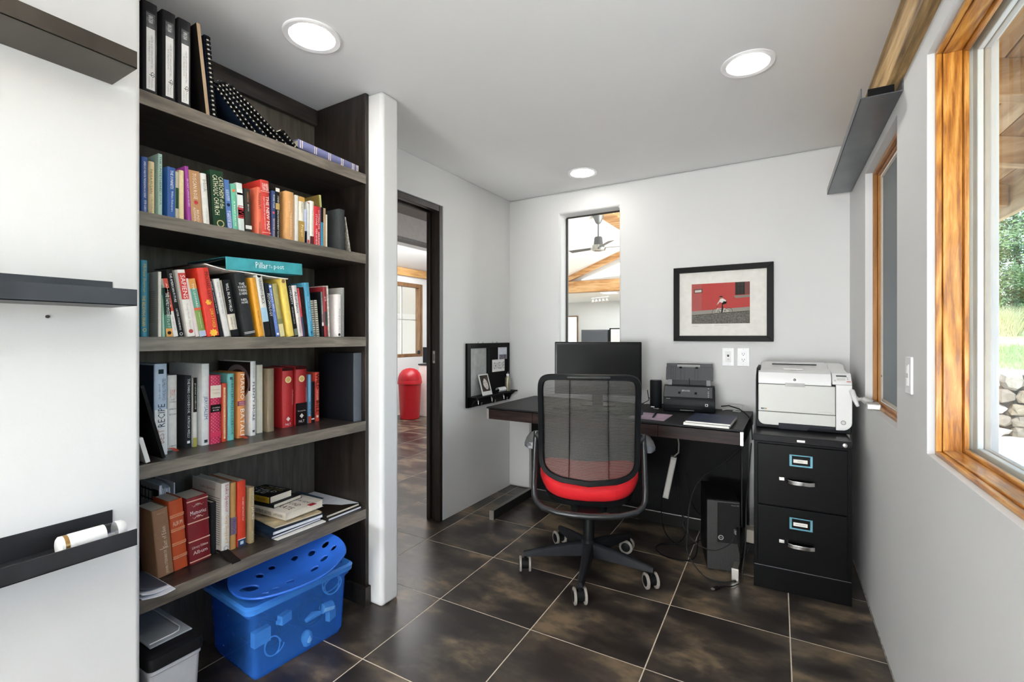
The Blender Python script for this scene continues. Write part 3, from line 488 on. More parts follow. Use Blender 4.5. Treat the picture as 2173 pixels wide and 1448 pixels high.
# ---- baseboards: a thin scribed joint line at the right wall
rw(struct(build('baseboard_right', MB().box(XR-.004, XR, -1.8, 3.25, 0, .006), mat('#8d8a84', .8, noise=(40, .4)))))

# ================================================================== ROOMS BEYOND
struct(build('ceiling_hall', MB().box(-3.06, -2.06, .9, 4.46, 2.29, 2.36), mat('#8d8782', .7)))  # grey tone holds the shade of the unlit hall
hh = struct(build('wall_hall', MB().box(-3.06, -2.98, .9, 6.6, 2.085, 2.95), mat('#a39d98', .7)))  # header greyed too, hall shade put into its colour
build('header_trim', MB().box(-3.07, -2.97, .9, 4.4, 2.06, 2.084), DW, hh)
struct(build('wall_hall_end', MB().box(-5.4, -2.98, 6.6, 6.7, 0, 3.4).box(-3.05, -2.98, 4.4, 6.6, 0, 2.085).box(-3.05, -2.06, 4.38, 4.46, 0, 3.2), PLASTER))
struct(build('wall_hall_near', MB().box(-5.4, -2.10, .9, 1.0, 0, 3.2), PLASTER))
struct(build('ceiling_side_room', MB().hull([(-5.35, 1, 2.24), (-2.98, 1, 2.85), (-2.98, 6.65, 2.85), (-5.35, 6.65, 2.24)], [(-5.35, 1, 2.3), (-2.98, 1, 2.92), (-2.98, 6.65, 2.92), (-5.35, 6.65, 2.3)]), CEILM))
SW = (5.12, 5.93, .87, 2.05)
wall('wall_side_room', 'x', -5.36, -5.24, .95, 6.65, 0, 2.3, [SW], bevel=.004)
tb = struct(build('trim_3', MB().box(-5.24, -5.19, .95, 6.6, 2.15, 2.27), wood(('#a87a44', '#c6975c', '#d8b07a'), (6, .8, 6), 4, .55), bevel=.004)); tb['label'] = 'timber wall plate in the side room'
w4 = struct(build('window_4', MB().box(-5.31, -5.305, SW[0], SW[1], SW[2], SW[3]), GLASS))
BRW = wood(('#5a3f28', '#7d5a3a', '#95704a'), (6, 6, .8), 5, .5)
for bx in ((SW[0], SW[0]+.05, SW[2], SW[3]), (SW[1]-.07, SW[1], SW[2], SW[3]), (SW[0], SW[1], SW[2], SW[2]+.05), (SW[0], SW[1], SW[3]-.06, SW[3])):
    dx = .002 if bx[1]-bx[0] > .2 else 0
    build('frame_bar', MB().box(-5.33+dx, -5.235-dx, *bx), BRW, w4, bevel=.004)
build('muntin', MB().box(-5.315, -5.30, SW[0]+.05, SW[1]-.07, 1.46, 1.475), ALU, w4)
build('muntin', MB().box(-5.32, -5.295, 5.50, 5.52, SW[2]+.05, SW[3]-.06), ALU, w4)
build('window_latch', MB().box(-5.236, -5.22, SW[1]-.13, SW[1]-.07, SW[2]+.05, SW[2]+.1), STEELD, w4, bevel=.003)
# things seen through the door
bin_ = thing('trash_bin', 'tall red plastic bin with a domed swing lid beyond the doorway', 'trash bin', (-4.80, 5.16, 0))
REDP = mat('#b51822', .38, noise=(20, .05))
build('body', MB().lathe([(.13, 0), (.14, .01), (.165, .50), (.168, .51)], 32), REDP, bin_, smooth=RAD(40))
build('rim', MB().lathe([(.160, .505), (.176, .51), (.178, .535), (.172, .56), (.15, .562)], 32), REDP, bin_, smooth=RAD(50))
build('lid', MB().lathe([(.172, .56), (.168, .60), (.148, .66), (.11, .705), (.06, .73), (.001, .738)], 32), REDP, bin_, smooth=RAD(60))
build('swing_flap', MB().loft([[(.174*math.cos(a)*f, .174*math.sin(a)*f, .565+h) for a in [RAD(-120+15*k) for k in range(9)]] for f, h in ((1.0, 0), (.99, .03), (.9, .085), (.6, .15), (.25, .17))], caps=False), mat('#a3141e', .35), bin_, smooth=RAD(60))
cab = thing('side_cabinet', 'low white cabinet beyond the doorway right of the red bin', 'cabinet', (-4.35, 5.70, 0))
build('carcass', MB().box(-.49, .5, -.3, .3, .0, .765), mat('#efe9e2', .45), cab, bevel=.003)
build('worktop', MB().box(-.5, .51, -.31, .31, .765, .785), mat('#3a3a3a', .4), cab, bevel=.003)
scr = thing('desktop_screen', 'dark square panel standing on the white cabinet beyond the doorway', 'screen', (-4.745, 5.56, .785), RAD(38))
build('panel', MB().box(-.12, .12, -.012, .012, .01, .25), CHAR, scr, bevel=.006)
build('foot', MB().box(-.07, .07, -.05, .05, 0, .01), CHAR, scr, bevel=.003)

# ---- gallery seen through the interior window
TIM = wood(('#b07c4a', '#cf9e6a', '#dfb686'), (1, 6, 6), 3, .6, ring=.9, dist=2, bump=.2)
sz = lambda x: 3.06+.38*(x+5.7)
struct(build('ceiling_gallery', MB().hull([(-9, 3.38, sz(-9)), (.35, 3.38, sz(.35)), (.35, 13.3, sz(.35)), (-9, 13.3, sz(-9))], [(-9, 3.38, sz(-9)+.1), (.35, 3.38, sz(.35)+.1), (.35, 13.3, sz(.35)+.1), (-9, 13.3, sz(-9)+.1)]), CEILM))
def rafter(y, w=.12, h=.16):
    r = struct(build('trim_4', MB().hull([(-9, y, sz(-9)-h), (.35, y, sz(.35)-h), (.35, y, sz(.35)), (-9, y, sz(-9))], [(-9, y+w, sz(-9)-h), (.35, y+w, sz(.35)-h), (.35, y+w, sz(.35)), (-9, y+w, sz(-9))]), TIM, bevel=.01)); r['label'] = 'sloping timber rafter in the gallery'
rafter(13.1)
pb = struct(build('trim_5', MB().box(-3.62, -3.25, 3.4, 13.3, 3.80, 4.05), TIM, bevel=.015)); pb['label'] = 'timber purlin in the gallery'
tie = struct(build('trim_6', MB().box(-9, .35, 12.9, 13.15, 2.50, 2.83), TIM, bevel=.02)); tie['label'] = 'heavy timber tie beam across the gallery'
wall('wall_gable', 'y', 13.3, 13.4, -9, .35, 2.52, 6, [], bevel=.003)
w6 = struct(build('window_6', MB().prism([(-5.45, 2.90), (-3.6, 3.02), (-3.6, 3.52), (-3.9, 3.44)], 13.27, 13.295, 'y'), emit_mat('#f4f6f6', 1.6)))
build('frame', MB().prism([(-5.55, 2.88), (-3.55, 2.99), (-3.55, 3.57), (-3.92, 3.48)], 13.295, 13.299, 'y'), WHITEM, w6)
w7 = struct(build('window_7', MB().box(-4.95, -4.55, 13.55, 14.0, 2.508, 2.514), emit_mat('#f4f6f6', 1.6)))
struct(build('ceiling_kitchen', MB().box(-9, .35, 13.25, 17.2, 2.52, 2.6), CEILM))
struct(build('wall_kitchen', MB().box(-9, .35, 17.1, 17.2, 0, 2.6), PLASTER))
struct(build('wall_gallery_left', MB().box(-9.1, -9, 3.3, 17.2, 0, 6), PLASTER))
struct(build('wall_gallery_right', MB().box(.31, .40, 3.4, 17.2, 0, 6), PLASTER))
def fan():
    f = thing('ceiling_fan', 'grey industrial ceiling fan on a down rod seen through the interior window', 'ceiling fan', (-3.60, 9.72, 3.1))
    g = mat('#7d7f80', .35, .4); gd = mat('#5f6265', .4, .3)
    build('canopy', MB().lathe([(.001, .77), (.13, .77), (.12, .70), (.06, .56), (.03, .53), (.001, .53)], 24), g, f, smooth=RAD(50))
    build('rod', MB().cyl((0, 0, .2), (0, 0, .56), .016), g, f, smooth=RAD(50))
    build('motor', MB().lathe([(.001, .25), (.07, .25), (.085, .23), (.1, .08), (.12, .06), (.001, .06)], 24), gd, f, smooth=RAD(40))
    build('motor_ring', MB().lathe([(.001, .07), (.13, .07), (.135, 0), (.1, -.01), (.001, -.01)], 24), mat('#a8a7a0', .25, .8), f, smooth=RAD(40))
    build('lower_cap', MB().lathe([(.001, -.005), (.17, 0), (.15, -.04), (.06, -.06), (.001, -.06)], 24), CHROME, f, smooth=RAD(40))
    for a in (167, 12, -50):
        c, s = math.cos(RAD(a)), math.sin(RAD(a))
        bl = MB().hull([(.15*c-w*s, .15*s+w*c, z) for w, z in ((-.05, .0), (.05, .02), (.05, .03), (-.05, .01))], [(.75*c-w*s, .75*s+w*c, z) for w, z in ((-.07, .0), (.07, .03), (.07, .037), (-.07, .007))])
        build('blade', bl, gd, f, bevel=.003)
fan()
tl = thing('track_light', 'white track with small spotlights under the far ceiling of the gallery', 'track light', (-5.6, 14.6, 2.50))
build('rail', MB().box(-.05, .75, -.02, .02, -.06, -.03), WHITEP, tl, rot=(0, 0, -.5))
for k in range(5):
    x = .02+.165*k
    p = Vector((x*math.cos(-.5), x*math.sin(-.5), 0))
    h = build('spotlight', MB().tube([(p.x, p.y, -.06), (p.x, p.y, -.12), (p.x+.01, p.y-.03, -.14)], .008, 8), mat('#a5a5a3', .4), tl)
    build('spot_head', MB().cyl((p.x-.01, p.y-.0, -.12), (p.x+.03, p.y-.06, -.2), .022, .042), mat('#b4b2ae', .35, .3), h, smooth=RAD(40))
fr_ = thing('refrigerator', 'dark refrigerator unit seen through the interior window above the monitor', 'refrigerator', (-5.75, 15.8, 0))
build('body', MB().box(-.62, .35, -.3, .3, 0, 1.43), mat('#4a4c50', .3, .4), fr_, bevel=.01)
build('door_panel', MB().box(-.60, .33, -.33, -.3, .1, 1.40), mat('#565960', .3, .5), fr_, bevel=.01)
ov = thing('kitchen_tower', 'pale panelled tower unit with black edges beside the dark refrigerator', 'cabinet', (-5.05, 15.75, 0))
build('body', MB().box(-.28, .28, -.3, .3, 0, 1.48), BLACK, ov, bevel=.006)
build('pale_door', MB().box(-.22, .2, -.33, -.3, .1, 1.44), mat('#cfd0cf', .35), ov, bevel=.006)
wg = struct(build('window_5', MB().box(-7.65, -7.15, 17.03, 17.1, .9, 2.0), BRW, bevel=.01)); build('pane', MB().box(-7.6, -7.2, 17.02, 17.03, .95, 1.95), emit_mat('#e8eef0', 2.2), wg)

# ================================================================== OUTSIDE THE RIGHT WALL
struct(build('ground', MB().grid(lambda u, v: (.44+u*14, -6+v*30, -.12), 4, 8), mat('#d9d3c4', .9, noise=(5, .12), bump=(30, .4))))
# porch roof: sloping boards on rafters, eave parallel to the wall
roof = struct(rw(build('roof', MB().hull([(.448, -3, 2.52), (1.42, -3, 2.27), (1.42, 5.4, 2.27), (.448, 5.4, 2.52)], [(.448, -3, 2.56), (1.42, -3, 2.31), (1.42, 5.4, 2.31), (.448, 5.4, 2.56)]), mat('#6b5a48', .8))))
RB = [wood(c, (6, .7, 6), 4, .6, ring=1.0, dist=2, bump=.25, rnd=True) for c in (('#a87c50', '#c49a6c', '#d8b489'), ('#93683f', '#b88c5e', '#cfa87c'))]
zz = lambda x: 2.52-.257*(x-.448)
for k in range(8):
    xa = .45+.121*k; xb = xa+.116
    build('plank', MB().hull([(xa, -3, zz(xa)-.02), (xb, -3, zz(xb)-.02), (xb, -3, zz(xb)-.001), (xa, -3, zz(xa)-.001)], [(xa, 5.4, zz(xa)-.02), (xb, 5.4, zz(xb)-.02), (xb, 5.4, zz(xb)-.001), (xa, 5.4, zz(xa)-.001)]), RB[k % 2], roof, bevel=.003)
for k in range(9):
    y = -2.45+.88*k
    build('rafter', MB().hull([(.448, y, zz(.448)-.19), (1.36, y, zz(1.36)-.17), (1.36, y, zz(1.36)-.02), (.448, y, zz(.448)-.02)], [(.448, y+.09, zz(.448)-.19), (1.36, y+.09, zz(1.36)-.17), (1.36, y+.09, zz(1.36)-.02), (.448, y+.09, zz(.448)-.02)]),
          wood(('#9c7448', '#bd9262', '#d2ab7e'), (.8, 6, 6), 4, .6, ring=1.0, dist=2, bump=.25, rnd=True), roof, bevel=.004)
build('fascia', MB().box(1.37, 1.41, -3, 5.42, 2.06, 2.28), wood(('#b59264', '#cfae80', '#dcc096'), (6, .7, 6), 4, .6), roof, bevel=.004)
# dry stone retaining wall and the grassy bank behind it
sw = struct(build('wall_garden', MB().box(1.4, 9, 8.75, 9.3, -.15, .60), mat('#5d564c', .9, noise=(20, .3))))
rs = random.Random(3)
STN = [mat(c, .85, noise=(12, .22), bump=(30, .5)) for c in ('#a39a8c', '#8d8273', '#b6ad9f', '#988a76', '#c2bbb0')]
z = -.13; row = 0
while z < .56:
    h = rs.uniform(.13, .2); x = 1.45+rs.uniform(0, .12)
    while x < 5.2:
        w = rs.uniform(.16, .38); d = rs.uniform(.0, .06)
        mb = MB(); n = 7; rings = []
        for yy, sc in ((8.80, 1.0), (8.72-d, .98), (8.675-d, .72)):
            ring_ = []
            for k in range(n):
                a = 2*math.pi*(k+.5)/n; rr = 1.12*(1+.0)
                px = max(-1, min(1, rr*math.cos(a)*1.12)); pz = max(-1, min(1, rr*math.sin(a)*1.12))
                ring_.append((x+w/2+px*(w/2-.008)*sc+rs.uniform(-.022, .022), yy+rs.uniform(-.015, .015), z+h/2+pz*(h/2-.004)*sc+rs.uniform(-.018, .018)))
            rings.append(ring_)
        mb.loft(rings); build('stone', mb, rs.choice(STN), sw)
        x += w
    z += h; row += 1
struct(build('lawn', MB().grid(lambda u, v: (.6+u*13, 9.2+v*9, .56+.95*v+.05*math.sin(9*u+7*v)), 30, 20), mat('#b4c492', .95, noise=(4, .25), bump=(60, .6)), smooth=RAD(60)))
def blades(name, cx, cy, n, spread, zb, h, c, label, cat, seed):
    r = random.Random(seed); mb = MB()
    for _ in range(n):
        a = r.uniform(0, 6.28); q = spread*math.sqrt(r.random()); x, y = cx+q*math.cos(a), cy+q*math.sin(a)*.6; hh = h*r.uniform(.5, 1.1); lx_, ly_ = r.uniform(-.6, .6)*hh, r.uniform(-.5, .5)*hh; w = r.uniform(.003, .007)
        z0 = zb(x, y)
        mb.add([(x-w, y, z0), (x+w, y, z0), (x+lx_*.4+w*.6, y+ly_*.4, z0+hh*.6), (x+lx_*.4-w*.6, y+ly_*.4, z0+hh*.6), (x+lx_, y+ly_, z0+hh)], [(0, 1, 2, 3), (3, 2, 4)])
    o = stuff(build(name, mb, mat(c, .8, noise=(2, .2)), recalc=False)); tag(o, label, cat); return o
lawnz = lambda x, y: .56+.95*max(0, (y-9.2)/9)
blades('lawn_grass', 4.0, 11.6, 14000, 2.6, lawnz, .12, '#a8bb84', 'short pale green grass growing on the bank above the stone wall', 'grass', 5)
for k, (x, y) in enumerate(((4.15, 15.1), (4.85, 14.5), (5.55, 15.0))):
    blades('grass_clump', x, y, 1100, .30, lawnz, .72, ('#d3cfa6', '#c3c797', '#dad6b4')[k], ('pale feathery grass clump below the trees, nearest the porch post', 'pale feathery grass clump below the trees, second along the bank', 'pale feathery grass clump below the trees, third along the bank')[k], 'grass clump', 20+k)
def tree(x, y, zb, hgt, rad, label, seed, c):
    r = random.Random(seed)
    t = thing('garden_tree', label, 'tree', (x, y, zb))
    build('trunk', MB().tube([(0, 0, -.2), (.05, .03, hgt*.3), (-.04, 0, hgt*.65)], [.09, .07, .03], 10), mat('#5a4634', .9, bump=(20, .6)), t, smooth=RAD(60))
    mb = MB()
    cl = [(r.gauss(0, .5)*rad, r.gauss(0, .5)*rad, hgt*(.03+.94*r.random())) for _ in range(330)]
    for (a, b, c_) in cl:
        f = .35+.65*(1-abs(c_/hgt-.45))
        for _ in range(150):
            p = Vector((a*f+r.gauss(0, .16), b*f+r.gauss(0, .16), c_+r.gauss(0, .14))); d = Vector((r.gauss(0, 1), r.gauss(0, 1), r.gauss(0, .6))).normalized(); e = d.orthogonal().normalized(); s_ = r.uniform(.03, .066)
            mb.add([p-d*s_, p+e*s_*.35, p+d*s_, p-e*s_*.35], [(0, 1, 2, 3)])
    stuff(build('foliage', mb, mat(c, .75, noise=(3, .3)), t, recalc=False))
tree(5.0, 17.2, 1.3, 5.2, 1.7, 'dense green juniper tree nearest the porch beyond the large window', 1, '#7c9a66')
tree(9.0, 16.6, 1.3, 5.6, 1.5, 'bushy green tree standing to the right of the juniper', 2, '#7f9c62')
tree(1.8, 19.6, 1.3, 4.6, 1.3, 'darker evergreen tree standing behind the juniper', 3, '#6a8656')
# pale wall and ground outside the side room window
struct(build('terrace', MB().box(-14, -5.37, 0, 14, -.3, -.1), mat('#cfd2d0', .9)))
struct(build('wall_terrace', MB().box(-10.2, -10, 2, 16, -.1, 1.15), mat('#9fb0b6', .9)))

# ================================================================== CEILING LIGHTS, LEDGES, WALL PIECES
LENS = emit_mat('#fffaf2', LAMP)
def downlight(x, y, label):
    t = thing('ceiling_light', label, 'ceiling light', (x, y, ZC), 0, 'round recessed ceiling lights')
    build('trim_ring', MB().lathe([(.100, 0), (.100, -.004), (.096, -.0065), (.079, -.004), (.075, .002), (.075, 0)], 40, closed=False), WHITEP, t, smooth=RAD(30))
    build('lens', MB().lathe([(.001, -.001), (.0745, -.001), (.0745, -.003), (.001, -.003)], 40), LENS, t)
downlight(-1.497, 1.101, 'round recessed ceiling light above the bookcase')
downlight(-.151, 2.10, 'round recessed ceiling light nearest the timber beam')
downlight(-1.20, 2.94, 'round recessed ceiling light near the tall interior window')
for x, y, l in ((-.15, .05, 'added round ceiling light, out of view above the camera'), (-.6, -1.1, 'added round ceiling light, out of view at the rear of the office')):  # unseen lamps added to light the room behind the camera
    downlight(x, y, l)

def ledge(name, label, loc, rz, L, d, back, front, m, group=None, t=.003, z0=0):
    # u-channel: back plate on the wall (y=0 plane, towards +x is along), depth towards -y... local x along, y out of the wall
    o = thing(name, label, 'wall ledge', loc, rz, group)
    build('back_plate', MB().box(0, L, 0, t, 0, back), m, o, bevel=.0008)
    build('tray', MB().box(0, L, 0, d, -t, 0), m, o, bevel=.0008)
    build('front_lip', MB().box(0, L, d-t, d, -t, front), m, o, bevel=.0008)
    return o
# on the left wall: local x runs towards the camera (-y), local y out into the room (+x)
for z, b, f, l in ((1.872, .062, .040, 'upper bronze steel u-shaped ledge high on the left wall'), (1.279, .066, .038, 'middle dark steel u-shaped ledge at eye height on the left wall'), (.681, .058, .038, 'lowest dark steel u-shaped ledge on the left wall, holding a white device')):
    ledge('steel_ledge', l, (XL+.0005, .535, z), RAD(-90), 1.6, .147, b, f, STEEL if z > 1.5 else STEELD, 'steel ledges on the left wall')
nail = build('nail', MB().lathe([(.001, 0), (.004, 0), (.004, .003), (.001, .004)], 10, (XL, .408, 1.248), 'x'), mat('#4a4540', .5, .5), smooth=RAD(40)); tag(nail, 'small dark nail head in the left wall below the middle ledge', 'nail')
dv = thing('handheld_device', 'white cylindrical device with gold band and clear end lying in the lowest ledge', 'device', (-1.468, .405, .6835+.0245), RAD(0))
WSAT = mat('#e6e5e2', .38, noise=(30, .01))
build('body', MB().lathe([(.001, .014), (.0235, .014), (.0245, .018), (.0245, .083), (.001, .083)], 28, ax='y'), WSAT, dv, smooth=RAD(40))
build('gold_band', MB().lathe([(.001, .006), (.0238, .006), (.0238, .014), (.001, .014)], 28, ax='y'), mat('#b08850', .3, .8), dv, smooth=RAD(40))
build('base_cap', MB().lathe([(.001, -.004), (.02, -.003), (.0238, 0), (.0238, .006), (.001, .006)], 28, ax='y'), WSAT, dv, smooth=RAD(40))
cl = glass_mat((.86, .87, .88), .02, 1.2)
build('clear_cup', MB().lathe([(.001, .083), (.0235, .0835), (.0235, .105), (.001, .105)], 28, ax='y'), cl, dv, smooth=RAD(40))
build('inner_stem', MB().cyl((0, .084, -.008), (0, .112, -.008), .006, .006, 12), WSAT, dv, smooth=RAD(40))
build('end_cap', MB().lathe([(.001, .105), (.0243, .1055), (.0245, .118), (.02, .125), (.001, .126)], 28, ax='y'), WSAT, dv, smooth=RAD(40))
# channel above the small window on the right wall
ch = ledge('steel_channel', 'dark steel u-shaped channel fixed above the small window under the timber beam', W(XR, 3.03, 1.998), RAD(90)+ANG, .2, .112, .046, .034, STEELD)
for c in list(ch.children): bpy.data.objects.remove(c, do_unlink=True)
ch.rotation_euler = (0, 0, ANG); ch.location = W(XR-.0005, 1.955, 1.998)
LCH = 1.225; CHM = mat('#63666b', .3, .45, noise=(4, .25), spec=.5)
build('back_plate', MB().box(-.003, 0, 0, LCH, 0, .046), CHM, ch, bevel=.0008)
build('tray', MB().box(-.112, 0, 0, LCH, -.003, 0), CHM, ch, bevel=.0008)
build('front_lip', MB().box(-.112, -.109, 0, LCH, -.003, .031), CHM, ch, bevel=.0008)
build('end_bar', MB().box(-.092, -.022, .004, .016, 0, .026), BLACK, ch, bevel=.001)
sp = thing('dimmer_switch', 'white dimmer switch plate on the right wall between the two windows', 'light switch', W(XR, 1.862, 1.081), ANG)
build('plate', MB().box(-.007, 0, -.036, .036, -.057, .057), WHITEP, sp, bevel=.003, seg=3)
build('slider_slot', MB().box(-.0095, -.007, -.016, .016, -.033, .034), mat('#d4d4d2', .4), sp, bevel=.001)
for z in (.018, -.02): build('button', MB().box(-.0115, -.0095, -.012, .012, z-.012, z+.012), WHITEP, sp, bevel=.001)

# ================================================================== BOOKCASE
SHZ = (1.922, 1.566, 1.198, .823, .43)
bc = thing('bookcase', 'dark stained built-in bookcase with five shelves between white walls', 'bookcase', (-1.82, 1.05, 0))
bx, by = -1.82, 1.05
def bcb(n, x0, x1, y0, y1, z0, z1, m, bev=.0015): return build(n, MB().box(x0-bx, x1-bx, y0-by, y1-by, z0, z1), m, bc, bevel=bev)
bcb('side_panel', -1.99, -1.636, 1.4745, 1.493, 0, 2.288, DARKWZ)
bcb('side_panel', -1.99, -1.636, .602, .620, 0, 2.288, DARKWZ)
bcb('back_panel', -2.0, -1.990, .602, 1.493, 0, 2.288, BACKW)
bcb('top_rail', -1.989, -1.965, .621, 1.474, 2.215, 2.288, DARKWY)
for z in SHZ:
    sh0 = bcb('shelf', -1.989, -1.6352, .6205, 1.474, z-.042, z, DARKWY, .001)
    build('edge_sheen', MB().box(-1.635-bx, -1.632-bx, .6205-by, 1.474-by, z-.042, z), EDGE_SHEEN, sh0, bevel=.001)  # added strip on the shelf front, window sheen painted in
bcb('baseboard', -1.985, -1.63, 1.462, 1.474, 0, .085, DARKWY)
bcb('base_block', -1.636, -1.622, 1.462, 1.493, 0, .085, DARKWZ)
for z in (2.02, 1.70, 1.33, .96, .6): 
    build('shelf_peg', MB().lathe([(.001, 0), (.003, 0), (.003, -.003), (.001, -.003)], 8, (-1.955-bx, 1.4745-by, z), 'y'), CHROME, bc)

def book_cover(t, L, dep, hard):
    ct = min(.0026, t*.16) if hard else min(.0012, t*.12)
    r = min(.004, t*.25)
    if hard and t > .012:
        out = [(-dep, 0), (-r, 0), (-.0008, r*.7), (.0006, t*.5), (-.0008, t-r*.7), (-r, t), (-dep, t)]
    else:
        out = [(-dep, 0), (-.0008, 0), (0, .0008), (.0001, t*.5), (0, t-.0008), (-.0008, t), (-dep, t)]
    inn = [(-dep, t-ct), (-ct-.002, t-ct), (-ct-.002, ct), (-dep, ct)]
    mb = MB(); n = len(out)
    # strip of quads around the u shape
    o = out; i2 = [(-dep, ct), (-r-.001, ct), (-ct-.0015, ct+r*.4), (-ct-.0012, t*.5), (-ct-.0015, t-ct-r*.4), (-r-.001, t-ct), (-dep, t-ct)]
    vs = [(x, y, 0) for x, y in o]+[(x, y, 0) for x, y in i2]+[(x, y, L) for x, y in o]+[(x, y, L) for x, y in i2]
    fs = []
    for k in range(n-1):
        fs += [(k, k+1, n+k+1, n+k), (2*n+k, 3*n+k, 3*n+k+1, 2*n+k+1), (k, 2*n+k, 2*n+k+1, k+1), (n+k, n+k+1, 3*n+k+1, 3*n+k)]
    fs += [(0, n, 3*n, 2*n), (n-1, 3*n-1, 4*n-1, 2*n-1)]
    return mb.add(vs, fs), ct
def emblem(parent, kind, x, yc, zc, r, m, name='emblem'):
    if kind in ('dot', 'seal', 'rose', 'star', 'star2'):
        n = {'rose': 14, 'star': 16, 'star2': 12}.get(kind, 20)
        pts = []
        for k in range(n):
            rr = r*(1 if kind in ('dot', 'seal') or k % 2 == 0 else .72); a = 2*math.pi*k/n; pts.append((yc+rr*math.cos(a), zc+rr*math.sin(a)))
    elif kind == 'square': pts = [(yc-r, zc-r), (yc+r, zc-r), (yc+r, zc+r), (yc-r, zc+r)]
    elif kind == 'diamond': pts = [(yc-r, zc), (yc, zc-r*1.1), (yc+r, zc), (yc, zc+r*1.1)]
    elif kind == 'cross': pts = [(yc+a*r, zc+b*r) for a, b in ((-.18, -1.4), (.18, -1.4), (.18, .3), (.8, .3), (.8, .7), (.18, .7), (.18, 1.3), (-.18, 1.3), (-.18, .7), (-.8, .7), (-.8, .3), (-.18, .3))]
    elif kind == 'ring':
        mb = MB(); 
        for k in range(18):
            a0, a1 = 2*math.pi*k/18, 2*math.pi*(k+1)/18
            mb.add([(x+.0003, yc+q*math.cos(a), zc+q*math.sin(a)) for q, a in ((r, a0), (r, a1), (r*.72, a1), (r*.72, a0))], [(0, 1, 2, 3)])
        return build(name, mb, m, parent)
    elif kind == 'flour':
        mb = MB()
        for s in (-1, 1):
            for k in range(5):
                cy = yc+s*r*(.25+.42*k); cz = zc+r*.35*math.sin(k*1.7); q = r*(.34-.05*k)
                mb.prism(disc(q, 8, (cy, cz), .7), x, x+.0003, 'x')
        mb.prism(disc(r*.5, 10, (yc, zc+r*.2)), x, x+.0003, 'x'); return build(name, mb, m, parent)
    return build(name, MB().prism(pts, x, x+.0004, 'x'), m, parent)
def make_book(rec):
    sh, x, y, t, L, dep, phi, col, kind, label, texts, bands = rec
    hard = kind == 'h'; nm = 'binder' if 'binder' in label else 'album' if 'album' in label else 'notebook' if 'notebook' in label else 'book'
    mb, ct = book_cover(t, L, min(dep, 1.985+x-.002), hard); d = min(dep, 1.985+x-.002)
    b = build(nm, mb, mat(col, .42 if hard else .36, noise=(60, .06)), loc=(x, y, SHZ[sh-1]+.0004), rot=(phi, 0, 0), smooth=RAD(50))
    tag(b, label, 'binder' if nm == 'binder' else 'album' if nm == 'album' else 'book', 'books on the '+('top', 'second', 'third', 'fourth', 'bottom')[sh-1]+' shelf')
    g = .003 if hard else .0006
    build('page_block', MB().box(-d+(.004 if hard else .001), -ct-.003, ct+.0002, t-ct-.0002, g, L-g), PAGES, b)
    xs = .0008
    for bd in bands:
        if bd[0] == 'check':
            mk = MB()
            for a in range(6):
                for c in range(int(L/(t/6))):
                    if (a+c) % 2 == 0: mk.prism(disc(t/26, 5, (t*(a+.5)/6, (c+.5)*t/6)), .0003, .0006, 'x')
            stuff(build('gingham_check', mk, mat('#f0b4c0', .5), b)); continue
        if bd[0] == 'strip':
            build('spine_label', MB().box(-.0002, xs, t*.36, t*.66, L*(1-bd[1][1]), L*(1-bd[1][0])), mat(bd[2], .5), b); continue
        if isinstance(bd[0], str):
            r = {'seal': t*.4, 'dot': t*.3, 'rose': t*.22, 'star': t*.36, 'star2': t*.28, 'ring': t*.28, 'square': t*.2, 'diamond': t*.18, 'cross': t*.3, 'flour': t*.13}[bd[0]]
            r = min(r, .014)
            emblem(b, bd[0], .001, t*.5, L*(1-bd[1]), r, mat(bd[2], .45))
            if bd[0] == 'seal': emblem(b, 'ring', .0015, t*.5, L*(1-bd[1]), r*.96, mat('#f4e0a8', .4)); [text(b, s_, (.0018, t*.5, L*(1-bd[1])+dz), 'x', r*1.1, r*.3, mat('#fbeecb', .5)) for s_, dz in (('LIFE', r*.4), ('APPLICATION', 0), ('STUDY BIBLE', -r*.4))]
            continue
        t0, t1, c = bd
        whole = len(bands) < 9 and (t1-t0) > .3 and hard is False
        build('spine_band', MB().box(-.003, xs if not hard else .0009, .0004, t-.0004, L*(1-t1), L*(1-t0)), mat(c, .42, noise=(60, .05)), b)
    up = 'pale blue and white cookbook' in label
    for tx in texts:
        s, c, t0, t1, a0, a1 = tx; m = mat(c, .5, noise=(60, .01))
        if t0 == 0 and t1 == 0: text(b, s, (.0016, t*.5, L*(1-(a0+a1)/2)), 'x', t*.74*min(1, .35+len(s)/9), L*(a1-a0), m)
        else: text(b, s, (.0016, t*(a0+a1)/2, L*(1-(t0+t1)/2)), 'xup' if up else 'xdown', L*(t1-t0), t*(a1-a0), m)
    return b
made = [make_book(r) for r in BOOKS]
def mbook(s): return next(b for b in made if s in b['label'])
# upward lettering of the worn brown book
bb = mbook('worn brown book'); 
text(bb, 'JOHN STEINBECK', (.0016, .027, .045), 'xup', .078, .010, mat('#e6dac2', .6)); text(bb, 'East of Eden', (.0016, .027, .126), 'xup', .068, .012, mat('#e6dac2', .6)); text(bb, 'BRAXTON', (.0016, .024, .205), 'x', .02, .004, mat('#cbb698', .6))
build('gilt_rule', MB().box(0, .001, .012, .036, .0885, .0898), mat('#e6dac2', .6), bb)
# ribbons hanging out of two cookbooks
for nm_, y, z in (('white cookbook with a big', .752, .823), ('orange cookbook with large', 1.004, .823)):
    b_ = mbook(nm_); rb = MB().grid(lambda u, v: (-.02+.055*u, -.002+.012*v+.008*u, .002+.010*math.sin(u*3.0)*(1-u*.4)), 8, 1)
    solid(build('ribbon', rb, mat('#c9452f', .5), b_, recalc=False), .0006)
